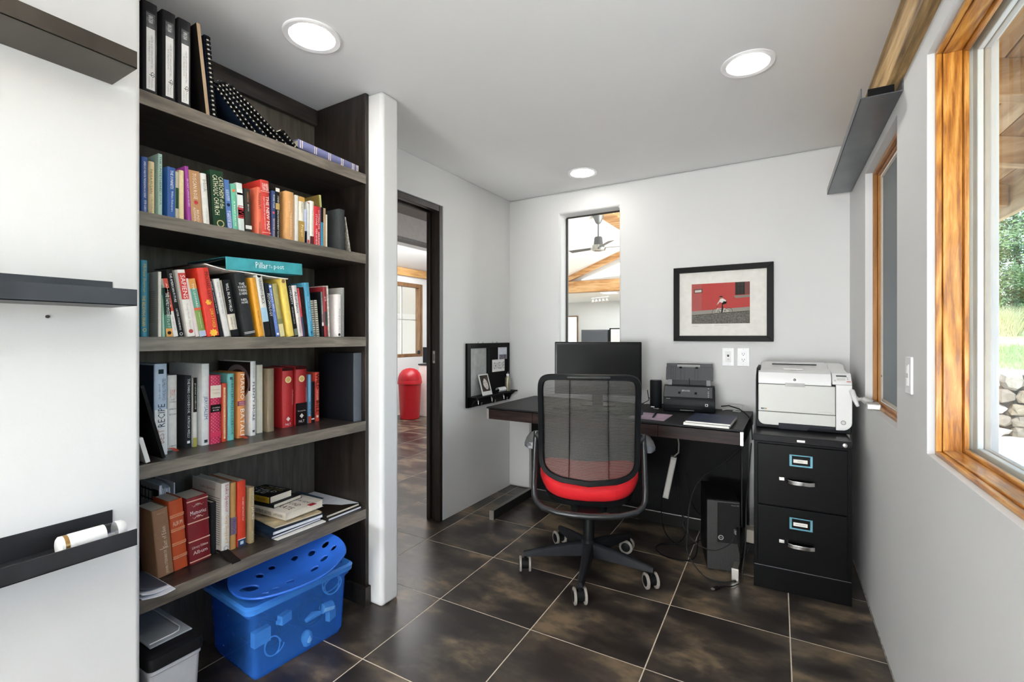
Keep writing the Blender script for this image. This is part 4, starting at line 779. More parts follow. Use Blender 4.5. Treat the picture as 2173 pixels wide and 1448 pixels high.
# cover art and lettering that show on the covers
b_ = mbook('large pale blue'); th = .0353
build('cover_print', MB().box(-.2, -.004, -.0006, 0, .12, .285), mat('#2b4360', .3, noise=(8, .35)), b_); build('cover_egg', MB().prism(disc(.055, 24, (-.16, .165), .6), -.0010, -.0006, 'y'), mat('#d9dde0', .4), b_); build('cover_yolk', MB().prism(disc(.018, 16, (-.165, .172), .9), -.0014, -.0010, 'y'), mat('#b8742c', .4), b_)
b_ = mbook('tall white cookbook with black capitals')
build('cover_photo', MB().box(-.221, -.003, -.0006, 0, .17, .279), mat('#241a1c', .3, noise=(30, .6)), b_)
pl = build('cover_bowl', MB().prism(disc(.085, 28, (-.09, .20), .8), -.0010, -.0006, 'y'), mat('#8f7f86', .35), b_); build('cover_food', MB().prism(disc(.068, 28, (-.085, .195), .8), -.0014, -.0010, 'y'), mat('#4a2c20', .4, noise=(90, .6)), b_)
b_ = mbook('grey back cover'); build('cover_print', MB().box(-.176, -.002, -.0006, 0, .001, .198), mat('#a9a497', .5), b_)
ml = MB()
for k in range(16): ml.box(-.16+.004*(k % 3), -.02, -.0009, -.0006, .045+.0062*k, .0465+.0062*k)
stuff(build('text_lines', ml, mat('#6f6a60', .7), b_)); text(b_, 'VOICES', (-.10, -.0011, .176), '-y', .06, .012, mat('#5d584f', .7)); text(b_, 'MOMENTS', (-.09, -.0011, .158), '-y', .07, .012, mat('#5d584f', .7))
b_ = mbook('tall white cookbook with red and gold'); ml = MB(); build('cover_print', MB().box(-.19, -.002, -.0006, 0, .001, .247), mat('#d9d4cb', .5), b_)
for k in range(22): ml.box(-.15+.003*(k % 4), -.012, -.0009, -.0006, .03+.0078*k, .0318+.0078*k)
stuff(build('text_lines', ml, mat('#55504a', .7), b_)); text(b_, 'Luke Spencer', (-.09, -.0011, .222), '-y', .10, .012, mat('#8c1c2c', .6))
# ---- binders on the top shelf
def binder(y, t, L, label, tan=False):
    mb, ct = book_cover(t, L, .27, True)
    b = build('binder', mb, mat('#262628', .34, noise=(60, .08)), loc=(-1.665, y, SHZ[0]+.0004), smooth=RAD(50)); tag(b, label, 'binder', 'binders on the top shelf')
    build('page_block', MB().box(-.262, -.02, ct+.004, t-ct-.004, .012, L-.012), PAGES, b)
    build('label_sleeve', MB().box(0, .0011, t*.2, t*.84, .018, L-.03), mat('#3a3a3c', .25), b)
    build('spine_label', MB().box(.0011, .0014, t*.24, t*.80, .022, L-.034-.045), mat('#e4e4e2', .5), b)
    dk = build('label_head', MB().box(.0011, .0014, t*.24, t*.80, L-.078, L-.034), mat('#55585a', .4, noise=(60, .5)), b)
    text(b, 'RING PLAN', (.0020, t*.52, L-.052), 'xdown', .022, t*.3, mat('#f0f0f0', .5)); g = mat('#8a8a8a', .6)
    text(b, 'CARTER ASSET MANAGEMENT INC', (.0018, t*.6, L*.48), 'xdown', L*.36, t*.12, g); text(b, '401K BALANCE PLAN', (.0018, t*.42, L*.48), 'xdown', L*.22, t*.1, g)
    text(b, 'cp', (.0018, t*.6, L*.24), 'xdown', .018, t*.34, mat('#222222', .6)); text(b, 'Pension', (.0018, t*.62, L*.15), 'xdown', .026, t*.12, g); text(b, 'Consultants, Inc.', (.0018, t*.42, L*.15), 'xdown', .036, t*.12, g)
binder(.646, .039, .286, 'black ring binder with a white spine label, at the wall end of the top shelf')
binder(.697, .037, .287, 'black ring binder with a white spine label, middle of the three')
binder(.741, .037, .287, 'black ring binder with a white spine label, beside the tan edged folder')
def shelf_doc(nm, y, t, L, dep, phi, z, m, label, cat, group=None, x=-1.66, comb=False, edge=None):
    o = build(nm, MB().box(-dep, 0, 0, t, 0, L), m, loc=(x, y, z), rot=(phi, 0, 0), bevel=.0006); tag(o, label, cat, group)
    build('page_block', MB().box(-dep+.004, -.002, t*.2, t*.8, .0008, L+.0003), PAGES, o)
    if edge: build('spine_strip', MB().box(0, .0009, .0004, t-.0004, .0005, L-.0005), edge, o)
    if comb:
        build('comb_gap', MB().box(.0002, .0045, t*.3, t*.7, .006, L-.006), mat('#c4beb2', .5), o, bevel=.0008)
        mk = MB(); n = int(L/.0145)
        for k in range(n):
            zc = .010+(L-.02)*k/(n-1); mk.box(.0005, .0062, .0003, t-.0003, zc-.0044, zc+.0044)
        stuff(build('comb_binding', mk, BLACKG, o))
    return o
NAVY = mat('#1c2738', .35, noise=(40, .1)); BLKC = mat('#17181a', .35, noise=(40, .1))
shelf_doc('folder', .8215, .0115, .297, .26, .105, SHZ[0]+.0005, mat('#211f1d', .4), 'thin black folder with a tan edge leaning on the third binder', 'folder', None, edge=mat('#a98f70', .45))
shelf_doc('comb_bound_report', .8375, .016, .272, .22, .085, SHZ[0]+.0005, NAVY, 'upright comb-bound navy report beside the tan edged folder', 'report', 'comb bound reports', comb=True)
for y, L, phi, m, l in ((.962, .168, .80, NAVY, 'steepest of the leaning comb-bound reports, navy cover facing the room'), (.992, .195, .845, BLKC, 'second leaning comb-bound report, black'), (1.035, .224, .92, NAVY, 'third leaning comb-bound report, navy'), (1.078, .252, .985, BLKC, 'fourth leaning comb-bound report, black with pale edge'), (1.114, .262, 1.01, BLKC, 'flattest of the leaning comb-bound reports')):
    shelf_doc('comb_bound_report', y, .009, L, .22, phi, SHZ[0]+.0005, m, l, 'report', 'comb bound reports', comb=True)
shelf_doc('pocket_report', 1.152, .012, .088, .16, .93, SHZ[0]+.0005, BLKC, 'short black comb-bound notebook leaning left of the lilac blue album', 'notebook', comb=True)
def lying(name, L, wid, t, m, label, cat, loc, rz, hard=True, group=None, dirn='-y', pages=PAGES):
    mb, ct = book_cover(t, L, wid, hard)
    mb.v = [(z-L, -x, y) for x, y, z in mb.v] if dirn == '-y' else [(x, z, y) for x, y, z in mb.v]
    o = build(name, mb, m, loc=loc, rot=(0, 0, rz), smooth=RAD(50)); tag(o, label, cat, group)
    pb_ = (MB().box(-L+.003, -.003, .004, wid-.004, ct, t-ct) if dirn == '-y' else MB().box(-wid+.004, -.004, .003, L-.003, ct, t-ct))
    build('page_block', pb_, pages, o); return o
al = lying('photo_album', .298, .22, .036, mat('#6b6f98', .4, noise=(60, .08)), 'thick lilac blue album with gilt lines lying at the end of the top shelf', 'album', (-1.66, 1.158, SHZ[0]+.0165), 0, True, None, 'x')
al.rotation_euler = (RAD(-2.4), 0, 0); gl = mat('#e6d6c8', .4)
for y in (.008, .016, .072, .080, .14, .148, .204, .212, .262, .270, .287, .293): build('gilt_line', MB().box(-.003, .0013, y, y+.0022, .003, .033), gl, al)

# ---- third shelf: binder and papers lying on the row, notebooks, covers
tb_ = thing('teal_binder', 'turquoise binder with white lettering lying on top of the third shelf books', 'binder', (-1.645, .877, 1.4265))
tb_.rotation_euler = (RAD(2.6), 0, 0); TEAL = mat('#3f9fa8', .32, noise=(25, .16))
build('spine', MB().box(-.003, .0, 0, .290, 0, .044), TEAL, tb_, bevel=.002)
build('lower_cover', MB().box(-.255, -.003, 0, .290, 0, .003), TEAL, tb_, bevel=.001)
build('upper_cover', MB().box(-.255, -.003, 0, .290, .041, .044), TEAL, tb_, bevel=.001)
build('spine_lining', MB().box(-.006, -.0032, .002, .288, .003, .041), CHAR, tb_)
for y in (.05, .145, .24): build('ring', MB().tube([(-.03+.013*math.cos(a), y, .020+.015*math.sin(a)) for a in [2*math.pi*k/14 for k in range(14)]], .0015, 6, True), CHROME, tb_, smooth=RAD(60))
build('ring_rail', MB().box(-.04, -.0065, .02, .27, .003, .0055), CHROME, tb_, bevel=.001)
text(tb_, 'Pillar', (.0004, .126, .024), 'x', .046, .022, mat('#f4fbfb', .5)); text(tb_, 'To', (.0004, .159, .022), 'x', .014, .011, mat('#f4fbfb', .5)); text(tb_, 'post', (.0004, .192, .020), 'x', .040, .019, mat('#f4fbfb', .5))
fl = build('loose_cover', MB().grid(lambda u, v: (-1.885+.235*v, .765+.113*u, 1.4275+.036*(u**1.4)), 8, 2), mat('#1f2021', .35), recalc=False); solid(fl, .0025); tag(fl, 'black binder flap sagging left of the turquoise binder onto the red book', 'binder flap')
pp = build('paper_sheaf', MB().grid(lambda u, v: (-1.86+.21*v, .808+.30*u, 1.4205+.0035*math.sin(5*u)+.016*max(0, .25-u)*4*(1-u)), 14, 2), PAPER, recalc=False); solid(pp, .0035); tag(pp, 'white paper sheets bent between the turquoise binder and the books', 'papers')
for y, L, phi, l in ((1.231, .146, .10, 'small white spiral notebook beside the sky blue paperback'), (1.249, .149, .09, 'small white spiral notebook beside the black book with grey spine')):
    o = shelf_doc('spiral_notebook', y, .012, L, .10, phi, SHZ[2]+.0005, mat('#dcd6c4', .6), l, 'notebook', 'spiral notebooks on the third shelf', x=-1.668)
    mk = MB()
    for k in range(16): mk.tube([(-.006, .001, .006+(L-.012)*k/15), (.002, .0005, .006+(L-.012)*k/15), (.005, .006, .006+(L-.012)*k/15), (.002, .0115, .006+(L-.012)*k/15), (-.006, .011, .006+(L-.012)*k/15)], .0012, 4)
    stuff(build('spiral_wire', mk, mat('#2a2927', .4), o))
shelf_doc('magazine', 1.1905, .013, .196, .18, .12, SHZ[2]+.0005, mat('#2a201d', .3, noise=(60, .5)), 'dark mottled paperback behind the sky blue one', 'magazine')
shelf_doc('magazine', 1.2985, .007, .212, .19, .045, SHZ[2]+.0005, mat('#d5cfc6', .4, noise=(70, .4)), 'white edged magazine between the dark red and pinkish white paperbacks', 'magazine')
shelf_doc('magazine', 1.3075, .010, .216, .22, .03, SHZ[2]+.0005, mat('#7b1d22', .35, noise=(25, .3)), 'tall dark red magazine set back near the end of the third shelf', 'magazine', x=-1.70)
shelf_doc('magazine', .6605, .016, .196, .2, 0, SHZ[2]+.0005, mat('#1f6f86', .4), 'blue green book set back behind the grey back cover', 'magazine', x=-1.70)
# ---- second shelf, far end
o = shelf_doc('paperback', 1.3135, .010, .232, .17, .09, SHZ[1]+.0005, mat('#a98f4c', .5, noise=(40, .1)), 'yellow brown paperback standing behind the thick charcoal book', 'book', x=-1.715, edge=mat('#d6dc8a', .5))
mk = MB()
for k in range(5): mk.box(-.12, -.02, -.0006, -.0002, .190-.012*k, .192-.012*k)
stuff(build('text_lines', mk, mat('#4a3f24', .6), o))
shelf_doc('comic', 1.4095, .006, .152, .17, .19, SHZ[1]+.0005, mat('#a8a49a', .4, noise=(90, .7)), 'thin comic leaning on the charcoal book', 'comic')
# ---- fourth shelf: frames leaning at the wall end
lf = build('framed_photo', MB().box(-.16, 0, -.010, 0, 0, .235), mat('#161616', .35), loc=(-1.658, .704, SHZ[3]+.004), rot=(RAD(14), 0, 0), bevel=.0012); tag(lf, 'black backed frame leaning at the wall end of the fourth shelf', 'framed photo')
lf2 = build('framed_photo', MB().box(-.12, 0, -.012, 0, 0, .078), mat('#e4e2dc', .5), loc=(-1.642, .657, SHZ[3]+.004), rot=(RAD(14), 0, 0), bevel=.001); tag(lf2, 'small white edged frame leaning in front of the black one', 'framed photo')
# ---- bottom shelf: notebooks behind the albums, glasses case, ribbon
nb = thing('planner_notebooks', 'white ring planner with a black grid pattern behind the albums', 'notebook', (-1.846, .764, SHZ[4]+.0005))
build('cover', MB().box(-.136, 0, 0, .008, .001, .262), mat('#e4e4e6', .45), nb, bevel=.001)
gr = MB()
for k in range(5): gr.box(-.128+.025*k, -.124+.025*k, -.0006, 0, .20, .245)
gr.box(-.134, -.02, -.0006, 0, .236, .241); gr.box(-.134, -.02, -.0006, 0, .205, .209); gr.box(-.045, -.005, -.0007, 0, .16, .245)
build('grid_print', gr, BLACK, nb)
for k in range(6): 
    rg_ = .05; y0 = .0085+.0052*k
    build('divider', MB().prism([(-.136, .002), (-.001-.002*k, .002), (-.001-.002*k, .225), (-.012, .245), (-.03-.004*k, .255), (-.136, .255)], y0, y0+.003, 'y'), mat(('#d6d8de', '#e8e8ea')[k % 2], .5), nb)
build('back_cover', MB().box(-.136, .004, .042, .046, .001, .262), mat('#dcdde2', .45), nb, bevel=.001)
gc = build('glasses_case', MB().hull([(-1.70, .893, .4312), (-1.655, .925, .4312), (-1.652, .928, .452), (-1.697, .896, .458)], [(-1.645, .86+.008, .4312), (-1.60+.012, .905, .4312), (-1.625, .903, .437), (-1.66, .865, .437)]), mat('#1d1b1a', .5), bevel=.004, seg=3); bpy.data.objects.remove(gc, do_unlink=True)
rb = build('strap_end', MB().grid(lambda u, v: (-1.755+.125*u, .900+.030*v-.012*u, .4312+.016*(1-u)**1.2*(.4+.6*math.sin(2.2*u+.5))), 10, 3), mat('#1a1918', .6), recalc=False); solid(rb, .004); tag(rb, 'wide black strap end lying on the bottom shelf before the black box shaped book', 'strap')
for k, (c, l) in enumerate((('#d9dde6', 'white brochure with curled edge, lowest at the wall end of the bottom shelf'), ('#e4e7ee', 'white brochure with curled edge, middle one at the wall end of the bottom shelf'), ('#3f4754', 'grey blue brochure lying on the curled white ones at the wall end'))):
    o = build('brochure', MB().grid(lambda u, v, k=k: (-1.80+(.185-.012*k)*u+.010*math.sin(3*v+k), .626+(.085-.004*k)*v, .4312+.0035*k+(.006+.010*k)*(1-v)**2*(.3+.7*u)+.001), 8, 6), mat(c, .45), recalc=False); solid(o, .0022); tag(o, l, 'brochure')
# ---- bottom shelf: the pile
z = SHZ[4]+.0005
def flat(nm, x, y, L, wd, t, z, c, label, cat, rz=0, hard=False, g=None): return lying(nm, L, wd, t, mat(c, .38, noise=(40, .08)), label, cat, (x, y, z), rz, hard, g)
o = build('paper_sheaf', MB().hull([(-1.90, 1.05, z), (-1.665, 1.075, z), (-1.66, 1.285, z), (-1.93, 1.285, z)], [(-1.90, 1.05, z+.005), (-1.665, 1.075, z+.005), (-1.66, 1.285, z+.005), (-1.93, 1.285, z+.005)]), PAPER); tag(o, 'loose white papers under the magazine pile on the bottom shelf', 'papers')
WPG = mat('#e9ecf2', .6)
m1 = flat('magazine', -1.679, 1.058, .285, .225, .010, z+.0055, '#20242c', 'thick white edged magazine, lowest of the pile on the bottom shelf', 'magazine', .02, g='magazines in the pile')
m2 = flat('magazine', -1.684, 1.066, .285, .222, .014, z+.016, '#1c2a3c', 'navy magazine, second lowest of the pile on the bottom shelf', 'magazine', -.03, g='magazines in the pile')
m3 = flat('magazine', -1.705, 1.09, .26, .20, .006, z+.0305, '#c7b488', 'colourful patterned magazine under the cream war book', 'magazine', -.08, g='magazines in the pile')
m3.data.materials[0] = mat('#bfae8c', .4, noise=(18, .55))
m4 = flat('magazine', -1.80, 1.16, .185, .225, .008, z+.037, '#25425c', 'dark blue booklet with a pale text panel at the back of the pile', 'magazine', .0)
build('text_panel', MB().box(-.13, -.04, .1, .2, .0081, .0085), mat('#7c93a8', .6, noise=(120, .4)), m4)
d = flat('book', -1.705, 1.135, .21, .18, .029, z+.0457, '#ddd5c8', 'cream paperback with large maroon letters in the pile on the bottom shelf', 'book', .05, g='books in the pile')
mr = mat('#5a2a30', .6)
text(d, 'DESPERATE', (-.105, .045, .0293), 'z', .17, .026, mr); text(d, 'GROUND', (-.085, .085, .0293), 'z', .12, .024, mr); text(d, 'HAMPTON SIDES', (-.09, .125, .0293), 'z', .16, .016, mat('#3b3a38', .6))
text(d, 'DESPERATE GROUND', (-.135, -.0018, .0145), '-y', .10, .013, mat('#4a4642', .6)); text(d, 'HAMPTON SIDES', (-.045, -.0018, .0145), '-y', .055, .010, mat('#4a4642', .6))
k2 = flat('book', -1.795, 1.142, .19, .14, .015, z+.0752, '#232325', 'slim black paperback lying between the cream book and the gold spined one', 'book', .12, g='books in the pile')
text(k2, 'JOHN LE CARRE', (-.07, .08, .0153), 'z', .07, .006, mat('#8a8a88', .6)); text(k2, 'SILVERVIEW', (-.07, .065, .0153), 'z', .06, .006, mat('#8a8a88', .6))
lc = flat('book', -1.815, 1.139, .172, .108, .028, z+.0907, '#1c1c1a', 'black paperback with white and gold capitals on top of the pile', 'book', .10, g='books in the pile')
yw = mat('#c9a638', .5); wt = mat('#e6e4dc', .5)
text(lc, 'LEE', (-.105, .03, .0283), 'z', .09, .022, wt); text(lc, 'CHILD', (-.095, .055, .0283), 'z', .13, .022, wt); text(lc, 'ANDREW CHILD', (-.09, .077, .0283), 'z', .14, .012, yw); text(lc, 'THE SECRET', (-.08, .094, .0283), 'z', .10, .010, wt)
build('spine_band', MB().box(-.10, -.004, -.0016, 0, .002, .026), mat('#b8962e', .4), lc); text(lc, 'THE SECRET', (-.05, -.0019, .014), '-y', .06, .009, mat('#3a3010', .6))
build('bookmark', MB().box(-.005, .02, .10, .13, .030, .0305), mat('#b01f2e', .5), d)
g1 = flat('magazine', -1.655, 1.292, .30, .180, .011, z, '#2b2622', 'white edged magazine, lower of the two by the bookcase side', 'magazine', 0, g='magazines by the bookcase side')
g2 = flat('magazine', -1.664, 1.290, .31, .180, .011, z+.0115, '#241d18', 'black magazine with an orange canyon photo, upper of the two by the bookcase side', 'magazine', .01, g='magazines by the bookcase side')
build('cover_photo', MB().prism([(-.308, .004), (-.308, .176), (-.004, .176), (-.05, .12), (-.12, .09), (-.16, .03), (-.22, .004)], .0112, .0116), mat('#b07a4c', .4, noise=(9, .5), stretch=(1, 3, 1)), g2)
for q in (m1, m2, g1, g2): q.children[0].data.materials[0] = WPG

# ================================================================== UNDER THE BOTTOM SHELF
def plastic(c, a, rough=.28):
    m = bpy.data.materials.new('clear_plastic'); m.use_nodes = True; nt = m.node_tree; L = nt.links.new; b = nt.nodes['Principled BSDF']; o = nt.nodes['Material Output']
    b.inputs['Base Color'].default_value = lin(c)+(1,); b.inputs['Roughness'].default_value = rough
    t = nt.nodes.new('ShaderNodeBsdfTransparent'); q = lin(c); mxv = max(q); t.inputs[0].default_value = (.60, .82, 1, 1)
    n = nt.nodes.new('ShaderNodeTexNoise'); n.inputs['Scale'].default_value = 9; mr_ = nt.nodes.new('ShaderNodeMapRange'); mr_.inputs['To Min'].default_value = a-.08; mr_.inputs['To Max'].default_value = a+.08
    L(n.outputs['Fac'], mr_.inputs[0]); mx = nt.nodes.new('ShaderNodeMixShader'); L(mr_.outputs[0], mx.inputs[0]); L(b.outputs[0], mx.inputs[1]); L(t.outputs[0], mx.inputs[2]); L(mx.outputs[0], o.inputs[0])
    return m
BLUEP = plastic('#4d97fa', .72); BLUEL = plastic('#4690ea', .2)
tubx, tuby, trz = -1.733, 1.132, RAD(-3.6)
tub = thing('storage_tub', 'translucent blue plastic storage tub with a lid under the bookcase', 'storage tub', (tubx, tuby, 0), trz)
def rr3(hx, hy, r, z): return [(x, y, z) for x, y in rrect(-hx, hx, -hy, hy, r)]
shell = MB().loft([rr3(.142, .172, .018, .004), rr3(.150, .180, .02, .02), rr3(.158, .192, .022, .225), rr3(.166, .204, .024, .235), rr3(.168, .206, .024, .252)], False)
shell.add(rr3(.142, .172, .018, .004), [tuple(range(24))])
o = build('tub_body', shell, BLUEP, tub, smooth=RAD(50)); solid(o, .0025)
lid = MB().loft([rr3(.168, .206, .026, .246), rr3(.176, .214, .03, .250), rr3(.178, .216, .03, .268), rr3(.170, .208, .03, .276), rr3(.150, .188, .026, .276), rr3(.146, .184, .024, .269), rr3(.122, .160, .022, .269), rr3(.118, .156, .02, .277), rr3(.112, .150, .018, .277), rr3(.106, .144, .018, .272)])
build('tub_lid', lid, BLUEL, tub, smooth=RAD(32))
def inside(nm, fn, label, cat, pts, rz=0, grp='cables and adapters inside the blue tub'):
    t = fn; t.location = W0(pts); tag(t, label, cat, grp); return t
def W0(p): c, s = math.cos(trz), math.sin(trz); return (tubx+c*p[0]-s*p[1], tuby+s*p[0]+c*p[1], p[2])
CY = mat('#f0f8fa', .5); DK = mat('#20262c', .6)
def coil(r, n, tr, seed):
    rr = random.Random(seed); return MB().tube([((r+.006*math.sin(a*.31+seed))*math.cos(a), .006*math.sin(a*.37)+.008*math.sin(a*.83), (r*.92+.007*math.sin(a*.23))*math.sin(a)) for a in [2*math.pi*k/36 for k in range(36*n+1)]], tr, 6)
for nm, mb, m, p, ry, l in (('power_adapter', MB().box(-.012, .012, -.03, .03, -.026, .026), CY, (.122, -.142, .135), 0, 'pale adapter block behind the near corner of the blue tub'),
        ('cable_coil', coil(.044, 3, .0024, 1), DK, (.128, .045, .14), 90, 'dark cable coil in the middle of the blue tub'), ('cable_coil', coil(.036, 3, .0024, 2), CY, (.138, .135, .205), 90, 'pale cable ring near the far end of the blue tub'),
        ('cable_coil', coil(.030, 2, .002, 3), CY, (.136, -.105, .085), 90, 'pale wound cable low at the near end of the blue tub'), ('plug', MB().tube([(0, -.03, 0), (0, 0, .006), (0, .03, .0)], [.008, .014, .009], 10), CY, (.138, .05, .115), 0, 'curved pale plug below the dark coil in the blue tub'),
        ('charger_plug', MB().cyl((0, -.024, 0), (0, .02, -.008), .018, .02, 16), CY, (.134, .115, .125), 0, 'round pale charger near the far end of the blue tub'), ('connector_block', MB().box(-.01, .01, -.02, .02, -.022, .022), CY, (.128, .135, .085), .3, 'square pale connector block low at the far end of the blue tub'),
        ('computer_mouse', MB().lathe([(.001, -.028), (.014, -.026), (.021, -.005), (.019, .016), (.008, .028), (.001, .029)], 14), CY, (.130, .03, .042), 0, 'small pale mouse lying low in the blue tub'), ('connector_block', MB().box(-.012, .012, -.022, .022, -.016, .016).box(-.004, .004, -.036, -.02, -.006, .006), CY, (.132, -.06, .165), .2, 'pale connector with a stub in the upper middle of the blue tub'),
        ('cable_bundle', coil(.05, 4, .003, 8), DK, (.06, -.08, .1), 20, 'tangled dark cables at the near end of the blue tub'), ('cable_bundle', coil(.055, 4, .003, 9), DK, (.05, .09, .09), 60, 'tangled dark cables at the far end of the blue tub')):
    o = build(nm, mb, m, loc=W0(p), rot=(0, 0, RAD(ry) if abs(ry) > 1 else ry), smooth=RAD(45)); tag(o, l, 'cable' if 'c' == nm[0] and 'ca' in nm else 'adapter', 'cables and adapters inside the blue tub')
def seat_shell():
    HL, HW = .205, .116; nu, nv = 168, 96
    holes = [(-.150, .0, .034, .020), (-.085, .058, .013, .009), (-.085, -.052, .014, .010), (-.03, -.07, .013, .009), (-.02, .045, .016, .010), (.06, -.065, .013, .010), (.075, .05, .016, .012), (.115, -.035, .013, .012), (.125, .035, .015, .012), (.165, -.02, .013, .012), (-.13, .07, .012, .008), (.17, .028, .011, .010)]
    def pos(a, b):
        z = .078*(a/HL)**2*(1 if a > 0 else .35)+.030*(b/HW)**2
        return (b, a, z)
    verts = []; ok = []
    for j in range(nv+1):
        for i in range(nu+1):
            u, v = -1+2*i/nu, -1+2*j/nv
            a, b = u*math.sqrt(1-v*v/2.6), v*math.sqrt(1-u*u/2.1)
            verts.append([a*HL*1.0/math.sqrt(1-1/2.6)*.79*1.0, b*HW*1.38/1.0*.98])
    def inn(p):
        return any(((p[0]-h[0])/h[2])**2+((p[1]-h[1])/h[3])**2 < 1 for h in holes)
    fs = []
    for j in range(nv):
        for i in range(nu):
            q = (j*(nu+1)+i, j*(nu+1)+i+1, (j+1)*(nu+1)+i+1, (j+1)*(nu+1)+i)
            c = [sum(verts[k][d] for k in q)/4 for d in (0, 1)]
            if not inn(c): fs.append(q)
    for p in verts:
        for h in holes:
            r = math.sqrt(((p[0]-h[0])/h[2])**2+((p[1]-h[1])/h[3])**2)
            if .5 < r < 1.06: p[0] = h[0]+(p[0]-h[0])/r; p[1] = h[1]+(p[1]-h[1])/r
    used = sorted({k for f in fs for k in f}); mp = {k: n for n, k in enumerate(used)}
    mb = MB(); mb.v = [pos(*verts[k]) for k in used]; mb.f = [tuple(mp[k] for k in f) for f in fs]
    return mb
sh_ = build('plastic_seat_shell', seat_shell(), mat('#2b63c4', .35, noise=(10, .08)), loc=(-1.648, 1.110, .287), rot=(0, RAD(9), trz), smooth=RAD(60), recalc=False); solid(sh_, .007, 0)
tag(sh_, 'curved blue plastic seat shell with round holes lying on the tub lid', 'seat shell')
gb = thing('storage_box', 'grey plastic box with a black lid and clear flap under the bookcase', 'storage box', (-1.72, .697, 0))
def rr4(x0, x1, y0, y1, r, z): return [(x, y, z) for x, y in rrect(x0, x1, y0, y1, r)]
GB = mat('#a7abb1', .4, noise=(20, .05))
build('box_body', MB().loft([rr4(-.13, .135, -.068, .058, .012, .002), rr4(-.14, .143, -.070, .068, .014, .222), rr4(-.143, .147, -.072, .071, .015, .226), rr4(-.143, .147, -.072, .071, .015, .240)]), GB, gb, smooth=RAD(40))
build('box_lid', MB().loft([rr4(-.146, .150, -.073, .074, .016, .238), rr4(-.147, .152, -.074, .075, .017, .256), rr4(-.144, .148, -.073, .072, .016, .272), rr4(-.13, .128, -.07, .06, .012, .277)]), mat('#17171a', .3), gb, smooth=RAD(40))
fp = build('clear_flap', MB().box(-.14, .10, -.05, .064, .2785, .284), mat('#8d939a', .18, .1, noise=(12, .12)), gb, bevel=.004, seg=3)
build('flap_ridge', MB().tube([(-.13, .046, .2845), (.06, .046, .2845), (.078, .034, .2845), (.082, .015, .2845), (.082, -.045, .2845)], .0022, 8), mat('#c3c7cc', .2), gb, smooth=RAD(60))

# ================================================================== DESK
DESKW = wood(('#14100e', '#231916', '#32241f', '#483630'), (.9, 9, 9), 5, .45, spec=.2, bump=.12)
DTOP = mat('#262627', .42, noise=(25, .12), bump=(200, .05))
desk = thing('desk', 'wide black-brown desk with thin drawers, aluminium corners and cantilever legs at the back wall', 'desk', (-.963, 2.9, 0))
X0, X1, Y0, Y1 = -.759, .759, -.325, .345
build('desktop', MB().box(X0, X1, Y0-.004, Y1, .728, .738), DTOP, desk, bevel=.002)
build('apron_left', MB().box(X0, X0+.02, Y0+.02, Y1, .66, .7275), DESKW, desk, bevel=.001)
build('apron_right', MB().box(X1-.02, X1, Y0+.02, Y1, .66, .7275), BLACK, desk, bevel=.001)
build('apron_back', MB().box(X0+.02, X1-.02, Y1-.02, Y1, .66, .7275), BLACK, desk, bevel=.001)
build('underside', MB().box(X0+.02, X1-.02, Y0+.02, Y1-.02, .668, .674), BLACK, desk)
for a, b in ((X0+.016, -.42), (-.4185, .345), (.3465, X1-.018)):
    dr = build('drawer', MB().box(a, b, Y0, Y0+.018, .6605, .7235), DESKW, desk, bevel=.0012)
for x in (X0, X1-.016): build('corner_cap', MB().box(x, x+.016, Y0-.003, Y0+.02, .659, .7275), ALU, desk, bevel=.0015)
for x in (X0+.02, X1-.05):
    build('foot', MB().box(x, x+.03, Y0-.03 if x > 0 else Y0+.005, Y1-.02, 0, .058), mat('#2a2a29', .4, .2), desk, bevel=.002)
    build('foot_cap', MB().box(x-.001, x+.031, (Y0-.034 if x > 0 else Y0+.001), (Y0-.026 if x > 0 else Y0+.009), 0, .06), ALU, desk, bevel=.0015)
    build('foot_strip', MB().box(x+.002, x+.028, (Y0-.026 if x > 0 else Y0+.009), Y1-.11, .058, .0605), mat('#77756f', .4, .5), desk)
    build('column', MB().box(x, x+.03, Y1-.125, Y1-.01, .06, .66), BLACK, desk, bevel=.002)
    if x < 0: build('column_strip', MB().box(x+.003, x+.027, Y1-.130, Y1-.1255, .06, .66), ALU, desk, bevel=.0008)
build('modesty_panel', MB().box(X0+.055, X1-.055, .19, .205, .075, .655), mat('#0e0e0f', .55), desk, bevel=.001)
build('panel_rail', MB().box(X0+.055, X1-.055, .184, .21, .0, .07), mat('#20211f', .4), desk, bevel=.001)
build('rail_strip', MB().box(X0+.055, X1-.055, .182, .212, .0705, .0745), ALU, desk, bevel=.0008)
DZ = .7384
# monitor
mo = thing('monitor', 'wide black monitor on the desk behind the office chair', 'monitor', (-1.108, 2.975, DZ), RAD(18))
build('bezel', MB().box(-.283, .283, -.012, .016, .075, .425), BLACKG, mo, bevel=.006, seg=3)
build('screen', MB().box(-.268, .268, -.0128, -.0120, .098, .408), mat('#161716', .35, noise=(3, .05), spec=.08), mo)
build('rear_housing', MB().hull([(-.2, .016, .13), (.2, .016, .13), (.2, .016, .37), (-.2, .016, .37)], [(-.13, .05, .17), (.13, .05, .17), (.13, .05, .33), (-.13, .05, .33)]), BLACK, mo, bevel=.004)
build('stand', MB().box(-.035, .035, .03, .055, .012, .2), BLACK, mo, bevel=.003)
build('stand_base', MB().prism(disc(.12, 32, (0, .02), .75), 0, .012), BLACKG, mo, bevel=.002)
